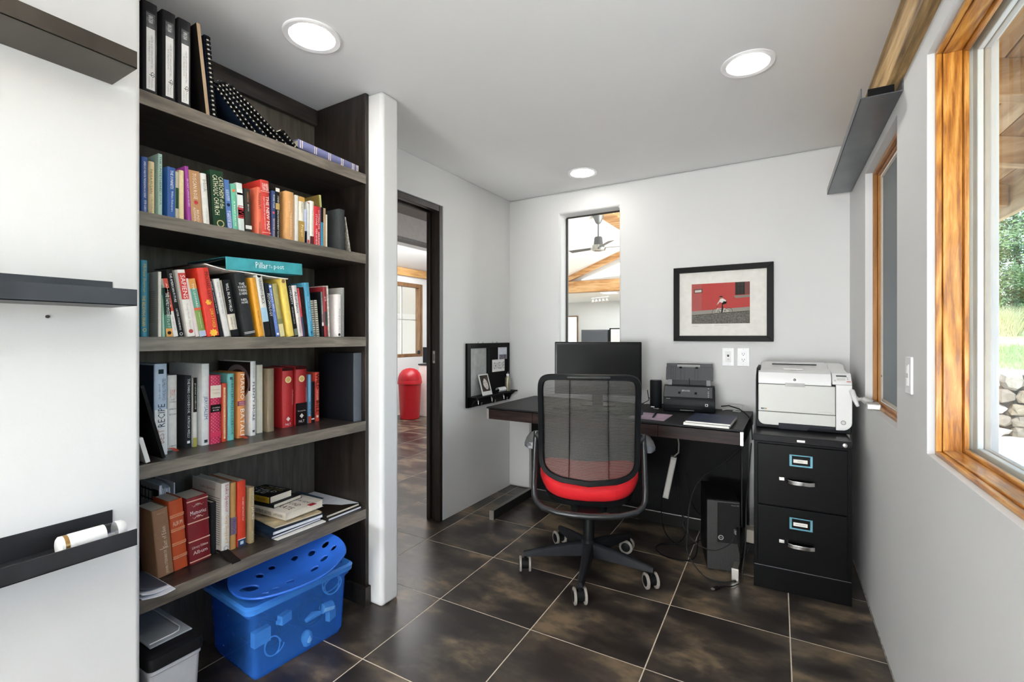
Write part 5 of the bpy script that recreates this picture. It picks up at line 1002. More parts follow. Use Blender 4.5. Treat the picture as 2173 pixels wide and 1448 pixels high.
# speaker
sp_ = thing('smart_speaker', 'black cylindrical speaker standing between monitor and scanner', 'speaker', (-.757, 3.10, DZ))
build('body', MB().lathe([(.001, 0), (.035, 0), (.037, .004), (.037, .172), (.034, .178), (.001, .178)], 32), mat('#1d1e20', .55, noise=(300, .1)), sp_, smooth=RAD(40))
build('light_ring', MB().lathe([(.028, .178), (.0335, .178), (.0335, .1795), (.028, .1795)], 32), mat('#3b4046', .3), sp_, smooth=RAD(40))
build('tag', MB().box(-.022, .0, -.0385, -.0372, .006, .012), WHITEP, sp_)
c_ = build('speaker_cable', MB().tube([(-.74, 3.142, DZ+.012), (-.70, 3.15, DZ+.03), (-.70, 3.19, DZ+.012), (-.76, 3.215, DZ+.006), (-.83, 3.20, DZ+.05), (-.835, 3.19, DZ+.10), (-.83, 3.21, DZ+.03), (-.87, 3.20, DZ+.005), (-.98, 3.17, DZ+.005)], .0026, 6), BLACK, smooth=RAD(60)); tag(c_, 'thin black cable looping behind the cylindrical speaker', 'cable')
kb = build('usb_lead', MB().tube([(-.758, 3.045, DZ+.003), (-.74, 3.03, DZ+.004), (-.725, 3.035, DZ+.004), (-.735, 3.05, DZ+.003)], .003, 6), mat('#9a9a98', .4), smooth=RAD(60)); tag(kb, 'short grey lead lying in front of the cylindrical speaker', 'cable')
# scanner
sc = thing('document_scanner', 'black sheet-fed document scanner with raised paper tray on the desk', 'scanner', (-.538, 3.008, DZ), RAD(8))
SB = mat('#202124', .35, noise=(60, .05)); SG = mat('#4a4c4f', .42, noise=(80, .05))
prof = [(0, .008), (.004, 0), (.15, 0), (.16, .01), (.165, .09), (.15, .145), (.09, .158), (.052, .150), (.004, .088), (-.004, .06)]
build('housing', MB().prism(prof, -.148, .148, 'x'), SB, sc, bevel=.005, seg=3)
def slant(y): return .088+(y-.004)*(.150-.088)/.048
nrm = Vector((0, -.79, .61))
def on_face(x0, x1, t0, t1, h0=.0, h1=.003):     # a flat piece on the sloping front face; t runs from its lower to its upper edge
    P = lambda x, t, h: (x, .004+.048*t+nrm.y*h, .088+.062*t+nrm.z*h)
    return MB().hull([P(x0, t0, h0), P(x1, t0, h0), P(x1, t1, h0), P(x0, t1, h0)], [P(x0, t0, h1), P(x1, t0, h1), P(x1, t1, h1), P(x0, t1, h1)])
build('front_cover', on_face(-.144, .132, .02, .98), SG, sc, bevel=.0012)
for k in range(6): 
    bt = build('button', on_face(.098, .122, .05+.15*k, .16+.15*k, .003, .0042), mat('#4a4c4f', .4), sc, bevel=.0005)
    if k != 4: build('button_mark', on_face(.106, .114, .09+.15*k, .12+.15*k, .0043, .0046), WHITEP, bt)
AXF = ((1, 0, 0), (0, .61, .79), (0, -.79, .61))
text(sc, 'EPSON', (-.018, .004+.048*.60-.79*.0036, .088+.062*.60+.61*.0036), AXF, .044, .011, mat('#e8e8e8', .4))
for x in (-.062, .032): build('cover_notch', on_face(x, x+.014, .3, .5, .0031, .0036), BLACK, sc)
text(sc, 'ES-400', (-.118, -.0005, .079), '-y', .022, .0045, mat('#d8d8d8', .4))
build('eject_slot', MB().box(-.125, .085, -.006, .002, .022, .036), BLACK, sc)
build('stacker', MB().box(-.05, .03, -.012, .0, .010, .014), mat('#6b6a64', .35), sc, bevel=.001)
pbt = build('power_button', MB().box(.092, .108, -.0052, -.0035, .040, .056), mat('#c9c9c7', .35), sc, bevel=.001); build('button_centre', MB().box(.096, .104, -.0058, -.0052, .044, .052), BLACK, pbt)
# raised tray: a plate leaning back
ty, tz = Vector((0, .42, .907)), Vector((0, -.907, .42))
T0 = Vector((0, .105, .168))
def tray(x0, x1, a, b, h0, h1):
    P = lambda x, s, h: tuple(T0+Vector((x, 0, 0))+ty*s+tz*h)
    return MB().hull([P(x0, a, h0), P(x1, a, h0), P(x1, b, h0), P(x0, b, h0)], [P(x0, a, h1), P(x1, a, h1), P(x1, b, h1), P(x0, b, h1)])
TG = mat('#4a4c50', .45, noise=(80, .05))
build('tray_lower', tray(-.118, .118, -.03, .02, -.004, .0), mat('#484a4d', .45), sc, bevel=.001)
tp = build('paper_tray', tray(-.142, .137, .018, .108, -.004, .002), TG, sc, bevel=.002)
build('paper_tray_top', tray(-.140, -.075, .108, .132, -.004, .002), TG, sc, bevel=.002); build('paper_tray_top', tray(.062, .135, .108, .132, -.004, .002), TG, sc, bevel=.002)
build('tray_bridge', tray(-.078, .064, .127, .132, -.004, .000), BLACK, sc, bevel=.0008); build('tray_extension', tray(-.074, .060, .108, .124, -.003, -.0005), mat('#9a9b9c', .4), sc)
for x in (-.112, -.098, -.085, -.055, -.03, .03, .048): build('tray_rib', tray(x, x+.0015, .022, .104, .002, .0035), mat('#3b3d40', .5), sc)
for x in (-.062, .034): build('tray_roller', tray(x, x+.016, .097, .108, .002, .005), BLACK, sc, bevel=.0008)
for x in (-.126, .098): build('edge_guide', tray(x, x+.024, -.022, .016, .0, .016), mat('#85878a', .4), sc, bevel=.002)
build('guide_track', tray(-.003, .001, -.03, .03, .001, .004), BLACK, sc)
sc_c = build('scanner_cable', MB().tube([(-.375, 3.16, DZ+.03), (-.33, 3.15, DZ+.038), (-.27, 3.10, DZ+.030), (-.23, 3.04, DZ+.014), (-.21, 2.99, DZ+.004), (-.195, 2.96, DZ-.02), (-.19, 2.96, DZ-.12)], .0035, 6), BLACK, smooth=RAD(60)); tag(sc_c, 'black cable running from the scanner over the desk edge', 'cable')
wc_ = build('charging_cable', MB().tube([(-.37, 3.17, DZ+.006), (-.33, 3.19, DZ+.016), (-.29, 3.20, DZ+.012), (-.31, 3.17, DZ+.004), (-.27, 3.16, DZ+.004), (-.26, 3.20, DZ+.03), (-.275, 3.215, DZ+.035), (-.33, 3.2, DZ+.03)], .0028, 6), WHITEP, smooth=RAD(60)); tag(wc_, 'white charging cable coiled behind the scanner on the desk', 'cable')
# folder stack, pad, pen, mouse, keyboard
fo = thing('folder_stack', 'navy presentation folder lying on the desk front', 'folder', (-.367, 2.715, DZ+.0135), RAD(-1))
build('folder_cover', MB().box(-.108, .106, -.145, .145, .009, .0105), mat('#2b3348', .42, noise=(15, .08)), fo, bevel=.0006)
build('page_block', MB().box(-.106, .107, -.143, .143, .001, .0088), PAPER, fo, bevel=.0006)
build('folder_back', MB().box(-.108, .106, -.145, .145, 0, .001), mat('#2b3348', .42), fo)
text(fo, 'Austen Project', (-.02, .093, .0107), 'z', .09, .012, mat('#aab2c4', .5)); text(fo, 'Offer', (-.05, .116, .0107), 'z', .03, .010, mat('#e6e8ee', .5))
pap = build('paper_stack', MB().hull([(-.487, 2.572, DZ+.0004), (-.268, 2.568, DZ+.0004), (-.262, 2.84, DZ+.0004), (-.48, 2.85, DZ+.0004)], [(-.487, 2.574, DZ+.013), (-.27, 2.568, DZ+.012), (-.255, 2.84, DZ+.013), (-.478, 2.85, DZ+.013)]), mat('#e6e4de', .7, noise=(200, .12), stretch=(1, 1, 40)), bevel=.001); tag(pap, 'white paper stack lying under the navy folder', 'papers')
pad = build('mouse_pad', MB().box(-.795, -.597, 2.625, 2.845, DZ+.0003, DZ+.0035), mat('#a58fa0', .6, noise=(9, .3)), bevel=.0006); tag(pad, 'pale mauve patterned mouse pad near the front of the desk', 'mouse pad')
pn = build('pen', MB().tube([(-.668, 2.668, DZ+.0095), (-.676, 2.73, DZ+.0095), (-.690, 2.84, DZ+.0095)], [.0035, .0055, .0055], 10), BLACK, smooth=RAD(50)); tag(pn, 'black pen lying on the mauve mouse pad', 'pen')
ms = build('computer_mouse', MB().loft([[(-.775+.030*math.cos(a)*f, 2.745+.052*math.sin(a)*f, DZ+.0038+h) for a in [2*math.pi*k/20 for k in range(20)]] for f, h in ((.92, 0), (1, .008), (.93, .02), (.7, .03), (.3, .035))]), mat('#3d4756', .35), smooth=RAD(60)); tag(ms, 'dark blue grey mouse on the mauve mouse pad behind the chair', 'computer mouse')
kb_ = thing('keyboard', 'slim dark keyboard in front of the monitor behind the chair mesh', 'keyboard', (-1.08, 2.73, DZ+.0004), RAD(-6))
build('keyboard_base', MB().box(-.215, .215, -.06, .06, 0, .012), CHAR, kb_, bevel=.003)
km = MB()
for r in range(5):
    for k in range(15): km.box(-.207+.0277*k, -.183+.0277*k, -.052+.021*r, -.034+.021*r, .012, .016)
stuff(build('keys', km, BLACK, kb_))

# ---- under the desk
pc = thing('desktop_computer', 'black tower computer standing on the floor under the desk', 'computer', (-.300, 2.615, .0), RAD(14))
build('case', MB().box(-.077, .077, .02, .34, .006, .358), mat('#141415', .5), pc, bevel=.003)
def grille_mat():
    m = bpy.data.materials.new('grille'); m.use_nodes = True; nt = m.node_tree; L = nt.links.new; b = nt.nodes['Principled BSDF']
    tc = nt.nodes.new('ShaderNodeTexCoord'); v = nt.nodes.new('ShaderNodeTexVoronoi'); v.inputs['Scale'].default_value = 170; v.inputs['Randomness'].default_value = .1; L(tc.outputs['Object'], v.inputs['Vector'])
    r = nt.nodes.new('ShaderNodeValToRGB'); r.color_ramp.elements[0].position = .28; r.color_ramp.elements[0].color = (.001, .001, .001, 1); r.color_ramp.elements[1].position = .42; r.color_ramp.elements[1].color = lin('#3a3a3a')+(1,)
    L(v.outputs['Distance'], r.inputs[0]); L(r.outputs[0], b.inputs['Base Color']); b.inputs['Roughness'].default_value = .4
    return m
build('front_grille', MB().box(-.077, .077, 0, .0198, .006, .358), grille_mat(), pc, bevel=.003)
build('front_panel', MB().box(-.028, .077, -.004, -.0002, .15, .352), mat('#1f1f20', .4), pc, bevel=.001)
emb = build('emblem', MB().lathe([(.009, -.0045), (.0125, -.0045), (.0125, -.0055), (.009, -.0055)], 20, (-.012, 0, .175), 'y', closed=True), ALU, pc, smooth=RAD(40)); text(pc, 'DELL', (-.012, -.0047, .175), '-y', .014, .005, mat('#c8c8c8', .4))
text(pc, 'Precision 3630', (.055, -.0045, .343), '-y', .036, .005, mat('#a8a8a8', .4))
build('usb_plug', MB().box(.048, .058, -.028, -.004, .205, .225), mat('#8f8f8f', .35, .5), pc, bevel=.001); build('usb_plug', MB().box(.060, .067, -.024, -.004, .222, .236), BLACK, pc, bevel=.001)
build('service_tag', MB().box(.060, .074, -.0008, -.0002, .010, .026), WHITEP, pc)
def cable(pts, r, label, m=BLACK, sub=4):
    P = [Vector(p) for p in pts]; out = []
    for i in range(len(P)-1):
        p0, p1, p2, p3 = P[max(i-1, 0)], P[i], P[i+1], P[min(i+2, len(P)-1)]
        for k in range(sub):
            t = k/sub; out.append(.5*((2*p1)+(p2-p0)*t+(2*p0-5*p1+4*p2-p3)*t*t+(3*p1-p0-3*p2+p3)*t**3))
    out.append(P[-1]); o = build('cable', MB().tube(out, r, 6), m, smooth=RAD(70)); tag(o, label, 'cable'); return o
GC = mat('#2c2c2c', .35, noise=(30, .1))
cable([(-.25, 2.99, .56), (-.34, 2.93, .47), (-.44, 2.80, .40), (-.475, 2.70, .30), (-.475, 2.62, .16), (-.46, 2.55, .08), (-.38, 2.50, .012), (-.30, 2.49, .004), (-.235, 2.54, .004)], .0032, 'long grey cable hanging in front of the tower computer', GC)
cable([(-.246, 2.585, .214), (-.26, 2.54, .18), (-.33, 2.50, .145), (-.42, 2.56, .14), (-.50, 2.66, .17), (-.52, 2.76, .20)], .003, 'grey cable plugged into the front of the tower computer', GC)
cable([(-.236, 2.59, .225), (-.222, 2.56, .15), (-.205, 2.60, .1), (-.175, 2.64, .16)], .0028, 'thin black cable plugged into the upper usb port of the tower')
cable([(-.195, 2.96, .60), (-.20, 2.80, .42), (-.195, 2.62, .36), (-.195, 2.58, .2), (-.205, 2.57, .08), (-.21, 2.53, .004)], .003, 'grey cable dropping along the right side of the tower', GC)
uc = cable([(-.22, 2.52, .004), (-.245, 2.47, .006), (-.28, 2.455, .004), (-.30, 2.43, .005)], .0028, 'black usb cable end lying on the tiles before the tower')
build('usb_connector', MB().box(-.008, .008, -.03, 0, -.004, .004), BLACK, uc, (-.30, 2.43, .0055), (0, 0, RAD(-35)), bevel=.001); build('usb_tip', MB().box(-.006, .006, -.044, -.03, -.0025, .0025), ALU, uc, (-.30, 2.43, .0055), (0, 0, RAD(-35)))
cable([(-.62, 3.02, .50), (-.60, 2.98, .30), (-.56, 2.92, .14), (-.53, 2.86, .06), (-.56, 2.80, .02), (-.64, 2.78, .005), (-.66, 2.70, .005), (-.60, 2.63, .005), (-.50, 2.62, .006), (-.45, 2.70, .006), (-.46, 2.86, .05)], .0034, 'black cable loop on the floor left of the tower computer')
cable([(-.70, 3.03, .24), (-.69, 2.96, .12), (-.66, 2.90, .04), (-.60, 2.84, .006), (-.52, 2.80, .006), (-.44, 2.84, .05)], .003, 'black cable sagging behind the floor loop left of the tower')
cable([(-.56, 3.04, .36), (-.52, 2.98, .22), (-.46, 2.9, .17), (-.40, 2.88, .2)], .003, 'black cable running from the modesty panel to the tower')
ps = thing('power_strip', 'pale grey power strip hanging at a slant under the desk top', 'power strip', (-.640, 2.85, .25)); ps.rotation_euler = (0, RAD(11), RAD(10))
build('strip_body', MB().box(-.017, .017, -.02, .02, 0, .25), mat('#9b9890', .45), ps, bevel=.004)
build('strip_face', MB().box(-.012, .012, -.022, -.02, .012, .235), mat('#b3b0a8', .4), ps, bevel=.001)
build('strip_cord', MB().tube([(.0, 0, .25), (.02, 0, .28), (.012, 0, .33), (-.02, .0, .42)], .005, 8), mat('#6f6d68', .5), ps, smooth=RAD(60))
pa = build('power_adapter', MB().box(-.215, -.165, 2.80, 2.87, .10, .17), mat('#a39a8e', .5), bevel=.004); tag(pa, 'beige adapter block wedged between tower computer and filing cabinet', 'adapter')
pa2 = build('power_adapter', MB().box(-.218, -.163, 2.79, 2.88, .0605, .0995), BLACK, bevel=.004); tag(pa2, 'black adapter block under the beige one on the desk foot', 'adapter')

# ================================================================== FILING CABINET, PRINTER
fc = thing('filing_cabinet', 'black two-drawer metal filing cabinet right of the desk', 'filing cabinet', (.036, 2.553, 0), RAD(2.2))
FB = mat('#0a0a0b', .33, noise=(20, .1), bump=(120, .03)); W_, D_, H_ = .1935, .62, .732
build('carcass', MB().box(-W_, W_, .006, D_, .012, .70), FB, fc, bevel=.002)
build('top_cap', MB().box(-W_-.003, W_+.003, -.004, D_+.003, .7005, H_), mat('#1b1b1d', .3, noise=(20, .1), bump=(120, .03)), fc, bevel=.003)
build('plinth', MB().box(-W_, W_, .002, .02, 0, .106), FB, fc, bevel=.002)
build('plinth_edge', MB().box(-W_+.002, W_-.002, .0012, .003, .1062, .1086), mat('#77767a', .3, .6), fc)
build('name_plate', MB().box(-.016, .016, -.0055, -.0042, .710, .720), ALU, fc, bevel=.0008); text(fc, 'HON', (0, -.0058, .715), '-y', .02, .005, mat('#444444', .5))
build('lock', MB().lathe([(.001, -.004), (.0095, -.004), (.0095, -.0075), (.007, -.009), (.001, -.009)], 20, (.167, 0, .7145), 'y'), ALU, fc, smooth=RAD(40))
BLU = mat('#5c94a6', .35, .3)
for z0, z1, t in ((.403, .690, 'Leases'), (.111, .398, 'CHRISTIAN-FAMILY')):
    d = build('drawer', MB().box(-W_+.016, W_-.016, -.006, .0058, z0, z1), FB, fc, bevel=.003)
    zc = z1-.066
    fr4 = MB()
    for a in ((-.046, .046, .022, .027), (-.046, .046, -.027, -.020), (-.046, -.036, -.02, .022), (.036, .046, -.02, .022)): fr4.box(a[0], a[1], -.0095, -.006, zc+a[2], zc+a[3])
    lf_ = build('label_frame', fr4, BLU, d, bevel=.001)
    build('label_card', MB().box(-.030, .026, -.0075, -.0065, zc-.010, zc+.006), PAPER, d); text(fc, t, (-.002, -.0078, zc-.002), '-y', .045 if len(t) > 8 else .02, .006, mat('#5a5a58', .6))
    zh = z1-.160
    hb = MB().tube([(-.055, -.006, zh), (-.050, -.028, zh-.002), (-.030, -.036, zh-.003), (.030, -.036, zh-.003), (.050, -.028, zh-.002), (.055, -.006, zh)], .006, 10, sec=[(-.0035, -.009), (.0035, -.009), (.0035, .009), (-.0035, .009)])
    build('handle', hb, CHROME, d, bevel=.0015)
    build('handle_recess', MB().prism(rrect(-.056, .056, zh-.010, zh+.018, .012), -.0068, -.0061, 'y'), mat('#050505', .3), d)
    build('thumb_latch', MB().box(-.088, -.066, -.013, -.006, zh-.004, zh+.011), ALU, d, bevel=.0015)

pr = thing('laser_printer', 'white and black laser printer standing on the filing cabinet', 'printer', (.043, 2.728, H_+.0004), RAD(1.6))
WP = mat('#e6e6e5', .38, noise=(30, .01)); WG = mat('#cfcfca', .42, noise=(30, .01)); PB = mat('#1c1d20', .4, noise=(40, .06))
hw, pd = .2025, .42
build('base_body', MB().box(-hw, hw, .012, pd, .0, .24), PB, pr, bevel=.006)
build('side_left', MB().prism([(.012, .03), (pd, .03), (pd, .30), (.12, .30), (.035, .268), (.012, .235)], -hw, -hw+.02, 'x'), PB, pr, bevel=.004)
build('side_right', MB().prism([(.012, .03), (pd, .03), (pd, .28), (.12, .28), (.06, .262), (.012, .245)], hw-.008, hw+.001, 'x'), PB, pr, bevel=.004)
# tray front: white with rounded left corner and a dark grip
xl = -hw+.012
build('tray_front', MB().prism([(xl, .0855), (xl, .05)]+[(xl+.03-.03*math.cos(RAD(a)), .05-.03*math.sin(RAD(a))) for a in (15, 30, 45, 60, 75, 90)]+[(-.10, .02), (-.10, .032), (.137, .032), (.137, .0855)], .0, .012, 'y'), WG, pr, bevel=.002)
build('tray_grip', MB().prism([(-.10, .0315), (-.10, .002), (.02, .002), (.032, .018), (.137, .018), (.137, .0315)], .001, .012, 'y'), mat('#2a2c33', .4), pr, bevel=.001)
build('front_door', MB().box(xl, .137, .0, .012, .0875, .2255), WG, pr, bevel=.004, seg=3)
build('upper_front', MB().prism([(.0, .2275), (.0, .262), (.014, .284), (.05, .292), (.05, .2275)], xl, .121, 'x'), WP, pr, bevel=.003)
build('finger_recess', MB().box(-.072, .012, -.0007, .003, .2165, .2355), mat('#b4b4b0', .5), pr, bevel=.0008)
build('right_column', MB().prism([(.139, .2165), (.139, .018), (.155, .018)]+[(hw-.04+.04*math.sin(RAD(a)), .058-.04*math.cos(RAD(a))) for a in (15, 30, 45, 60, 75, 90)]+[(hw, .235), (.139, .235)], .0, .014, 'y'), WP, pr, bevel=.002)
cpn = build('control_panel', MB().prism([(.0, .2355), (.002, .245), (.045, .287), (.07, .290), (.07, .2355)], .124, hw, 'x'), WP, pr, bevel=.003)
AXP = ((1, 0, 0), (0, .715, .699), (0, -.699, .715))
def on_panel(x0, x1, t0, t1, h): 
    P = lambda x, t, q: (x, .002+.043*t-.699*q, .245+.042*t+.715*q)
    return MB().hull([P(x0, t0, .0), P(x1, t0, 0), P(x1, t1, 0), P(x0, t1, 0)], [P(x0, t0, h), P(x1, t0, h), P(x1, t1, h), P(x0, t1, h)])
build('display', on_panel(.142, .184, .64, .80, .0008), mat('#5a5d5c', .3), pr); build('button_pad', on_panel(.144, .178, .25, .5, .0012), WG, pr, bevel=.0005)
build('cancel_button', on_panel(.132, .140, .12, .3, .0012), WG, pr, bevel=.0005)
for t_ in (.42, .58): build('indicator', on_panel(.184, .190, t_-.05, t_, .0008), mat('#8a8a88', .4), pr)
build('sticker', on_panel(.182, .198, .08, .22, .0006), mat('#d9a0a0', .5), pr)
build('power_button', MB().lathe([(.001, -.003), (.0075, -.003), (.0085, 0), (.001, 0)], 20, (.168, 0, .056), 'y'), WG, pr, smooth=RAD(40)); build('button_ring', MB().lathe([(.0085, -.0012), (.0105, -.0012), (.0105, .001), (.0085, .001)], 20, (.168, 0, .056), 'y', closed=True), mat('#8d8d8c', .4), pr)
build('top_deck', MB().prism([(.05, .24), (.05, .292), (.12, .300), (.20, .30), (.24, .322), (.40, .322), (.42, .30), (.42, .24)], -hw+.02, .124, 'x'), WP, pr, bevel=.004, seg=3)
build('top_right', MB().prism([(.07, .24), (.07, .288), (.20, .298), (.24, .320), (.40, .320), (.42, .29), (.42, .24)], .1245, hw-.008, 'x'), WP, pr, bevel=.004, seg=3)
build('output_slot', MB().box(-.13, .075, .222, .226, .3145, .3195), BLACK, pr, rot=None)
build('paper_stop', MB().box(-.078, .008, .075, .081, .297, .303), WG, pr, bevel=.001); build('stop_tab', MB().box(-.046, -.022, .066, .078, .2945, .2985), mat('#a9a9a6', .5), pr)
lg = build('logo_plate', MB().box(-.043, -.019, -.0006, .0005, .2445, .2585), mat('#f4f4f4', .3), pr)
build('logo_disc', MB().prism(disc(.0066, 20, (-.031, .2515), .95), -.0012, -.0006, 'y'), mat('#3a3c40', .3), pr); text(pr, 'hp', (-.031, -.0016, .2515), '-y', .0085, .009, mat('#f4f4f4', .4))
for k, c in enumerate(('#20303f', '#2b4358', '#6a6f3f', '#a87a30')): build('badge', MB().box(xl+.012+.0065*k, xl+.0185+.0065*k, -.0004, .0004, .097, .104), mat(c, .3), pr)
text(pr, 'LaserJet Pro 400 color M451', (.095, -.0006, .099), '-y', .058, .004, mat('#8d8d8a', .5))

# ================================================================== OFFICE CHAIR
CRZ = RAD(21.5)
chair = thing('office_chair', 'black mesh-back swivel office chair with a red seat in front of the desk', 'office chair', (-.895, 2.276, 0), CRZ)
CB = mat('#141516', .4, noise=(40, .08)); CG = mat('#2c2d2e', .3, .3, noise=(40, .06)); RED = mat('#d3141e', .75, noise=(400, .06), bump=(500, .12)); WHL = mat('#8f8982', .5, noise=(40, .1))
for k in range(5):
    a = RAD(285+72*k)-CRZ; c, s = math.cos(a), math.sin(a)
    def P(r, w, z): return (r*c-w*s, r*s+w*c, z)
    rings = []
    for r, hw_, z0, z1 in ((.03, .030, .088, .152), (.10, .027, .088, .146), (.22, .021, .086, .128), (.30, .017, .084, .112), (.335, .013, .084, .106)):
        rings.append([P(r, -hw_, z0), P(r, hw_, z0), P(r, hw_*.75, z1-.006), P(r, hw_*.4, z1), P(r, -hw_*.4, z1), P(r, -hw_*.75, z1-.006)])
    leg = build('base_leg', MB().loft(rings), mat('#232427', .45, noise=(30, .15)), chair, bevel=.002)
    b_ang = RAD((-77, -72, -18, -58, -80)[k]); ca_, sa_ = math.cos(b_ang), math.sin(b_ang); cxl, cyl_ = .325*c, .325*s
    build('caster_stem', MB().cyl((cxl, cyl_, .055), (cxl, cyl_, .09), .008, .008, 12), CB, leg, smooth=RAD(50))
    ox, oy = cxl-.010*ca_, cyl_-.010*sa_; ax_, ay_ = -sa_, ca_
    build('caster_body', MB().tube([(ox-.018*ax_, oy-.018*ay_, .040), (ox+.018*ax_, oy+.018*ay_, .040)], .026, 16), CB, leg, smooth=RAD(40))
    for sd in (-1, 1):
        wx, wy = ox+sd*.024*ax_, oy+sd*.024*ay_; dxx, dyy = sd*.006*ax_, sd*.006*ay_
        build('caster_wheel', MB().tube([(wx-dxx, wy-dyy, .0375), (wx-dxx*.7, wy-dyy*.7, .0375), (wx+dxx*.6, wy+dyy*.6, .0375), (wx+dxx, wy+dyy, .0375)], [.034, .0373, .0373, .033], 24), WHL, leg, smooth=RAD(50))
        build('wheel_hub', MB().tube([(wx+dxx, wy+dyy, .0375), (wx+dxx*1.25, wy+dyy*1.25, .0375)], [.025, .022], 18), CB, leg, smooth=RAD(50))
build('hub', MB().lathe([(.001, .075), (.034, .078), (.042, .10), (.040, .15), (.030, .165), (.001, .165)], 24), CB, chair, smooth=RAD(50))
build('gas_column', MB().lathe([(.001, .16), (.029, .16), (.027, .26), (.021, .27), (.021, .34), (.001, .34)], 24), CB, chair, smooth=RAD(40))
build('gas_piston', MB().cyl((0, 0, .27), (0, 0, .37), .014), CHROME, chair, smooth=RAD(40))
build('mechanism', MB().loft([rrect(-.07, .07, -.12, .10, .02)] and [[(x, y, z) for x, y in rrect(-w, w, -d, d2, .02)] for w, d, d2, z in ((.05, .08, .07, .335), (.085, .14, .12, .352), (.09, .15, .13, .388))]), CB, chair, smooth=RAD(40))
# seat pan and cushion
def seat(z, sx, sy, dz=0): 
    out = []
    for k in range(36):
        t = 2*math.pi*k/36; c, s = math.cos(t), math.sin(t); e = .62
        x = sx*math.copysign(abs(c)**e, c); y = sy*math.copysign(abs(s)**e, s)
        out.append((x, y+.015, z+dz*(x/sx)**2*.018))
    return out
build('seat_pan', MB().loft([seat(.385, .15, .15), seat(.392, .215, .205, 1), seat(.412, .218, .210, 1), seat(.418, .210, .203, 1)]), CB, chair, smooth=RAD(50))
build('seat_cushion', MB().loft([seat(.417, .205, .200, 1), seat(.426, .218, .213, 1.1), seat(.445, .232, .226, 1.6), seat(.470, .243, .233, 2.0), seat(.490, .243, .228, 2.4), seat(.500, .228, .210, 2.2), seat(.504, .18, .165, 1.6), seat(.500, .09, .08, 1)]), RED, chair, smooth=RAD(70))
# back: rounded frame lying on a gently curved, reclined surface
def back(u, v):     # u across -1..1, v 0 bottom .. 1 top
    hwid = .222+.006*math.sin(math.pi*v)*0+.004*(1-v)
    y = -.262-.085*v+.030*math.sin(math.pi*min(1, v*1.1))*.9-.045*(1-u*u)*(1-.55*v)+.02
    return Vector((u*hwid, y, .524+.503*v))
def rim(n=72):
    out = []
    for k in range(n):
        t = 2*math.pi*k/n; c, s = math.cos(t), math.sin(t); e = .17 if s > 0 else .25
        u = math.copysign(abs(c)**e, c); w = math.copysign(abs(s)**e, s)
        v = .5+.5*w
        if s < 0: v += .085*(abs(u)**2.2)*(1-v*2) if v < .5 else 0
        out.append((u, v))
    return out
rp = [back(u*.975, .012+.976*v) for u, v in rim()]
build('back_frame', MB().tube(rp, .012, 8, True, sec=[(-.016, -.008), (-.006, -.014), (.008, -.012), (.014, -.002), (.012, .008), (0, .013), (-.012, .011)]), CB, chair, smooth=RAD(60))
def mesh_mat():
    m = bpy.data.materials.new('chair_mesh'); m.use_nodes = True; nt = m.node_tree; L = nt.links.new; b = nt.nodes['Principled BSDF']; o = nt.nodes['Material Output']
    tc = nt.nodes.new('ShaderNodeTexCoord'); w = nt.nodes.new('ShaderNodeTexWave'); w.bands_direction = 'Z'; w.inputs['Scale'].default_value = 62; w.inputs['Distortion'].default_value = .25; w.inputs['Detail'].default_value = 0
    L(tc.outputs['Object'], w.inputs[0]); r = nt.nodes.new('ShaderNodeMapRange'); r.inputs['To Min'].default_value = .12; r.inputs['To Max'].default_value = .40; L(w.outputs['Fac'], r.inputs[0])
    b.inputs['Base Color'].default_value = lin('#45423e')+(1,); b.inputs['Roughness'].default_value = .55
    t = nt.nodes.new('ShaderNodeBsdfTransparent'); mx = nt.nodes.new('ShaderNodeMixShader'); L(r.outputs[0], mx.inputs[0]); L(b.outputs[0], mx.inputs[1]); L(t.outputs[0], mx.inputs[2]); L(mx.outputs[0], o.inputs[0])
    return m
def span(v):
    lo = .03; return max(.05, min(1, ((v-0)/.16)**.40)) if v < .16 else 1
me_ = build('back_mesh', MB().grid(lambda a, b: tuple(back((2*a-1)*.965*span(b*.96+.012), .015+.965*b)+Vector((0, .004, .0))), 24, 40), mesh_mat(), chair, smooth=RAD(80), recalc=False)
for u in (-.40, .40):
    build('mesh_seam', MB().tube([back(u*(1-.06*v), .02+.96*v)+Vector((0, -.001, 0)) for v in [k/20 for k in range(21)]], .004, 6, sec=[(-.005, -.001), (.005, -.001), (.005, .001), (-.005, .001)]), mat('#141414', .6), chair)
build('top_grip', MB().tube([back(u, .975)+Vector((0, -.016, .004)) for u in (-.42, -.2, 0, .2, .42)], .007, 8), CG, chair, smooth=RAD(60))
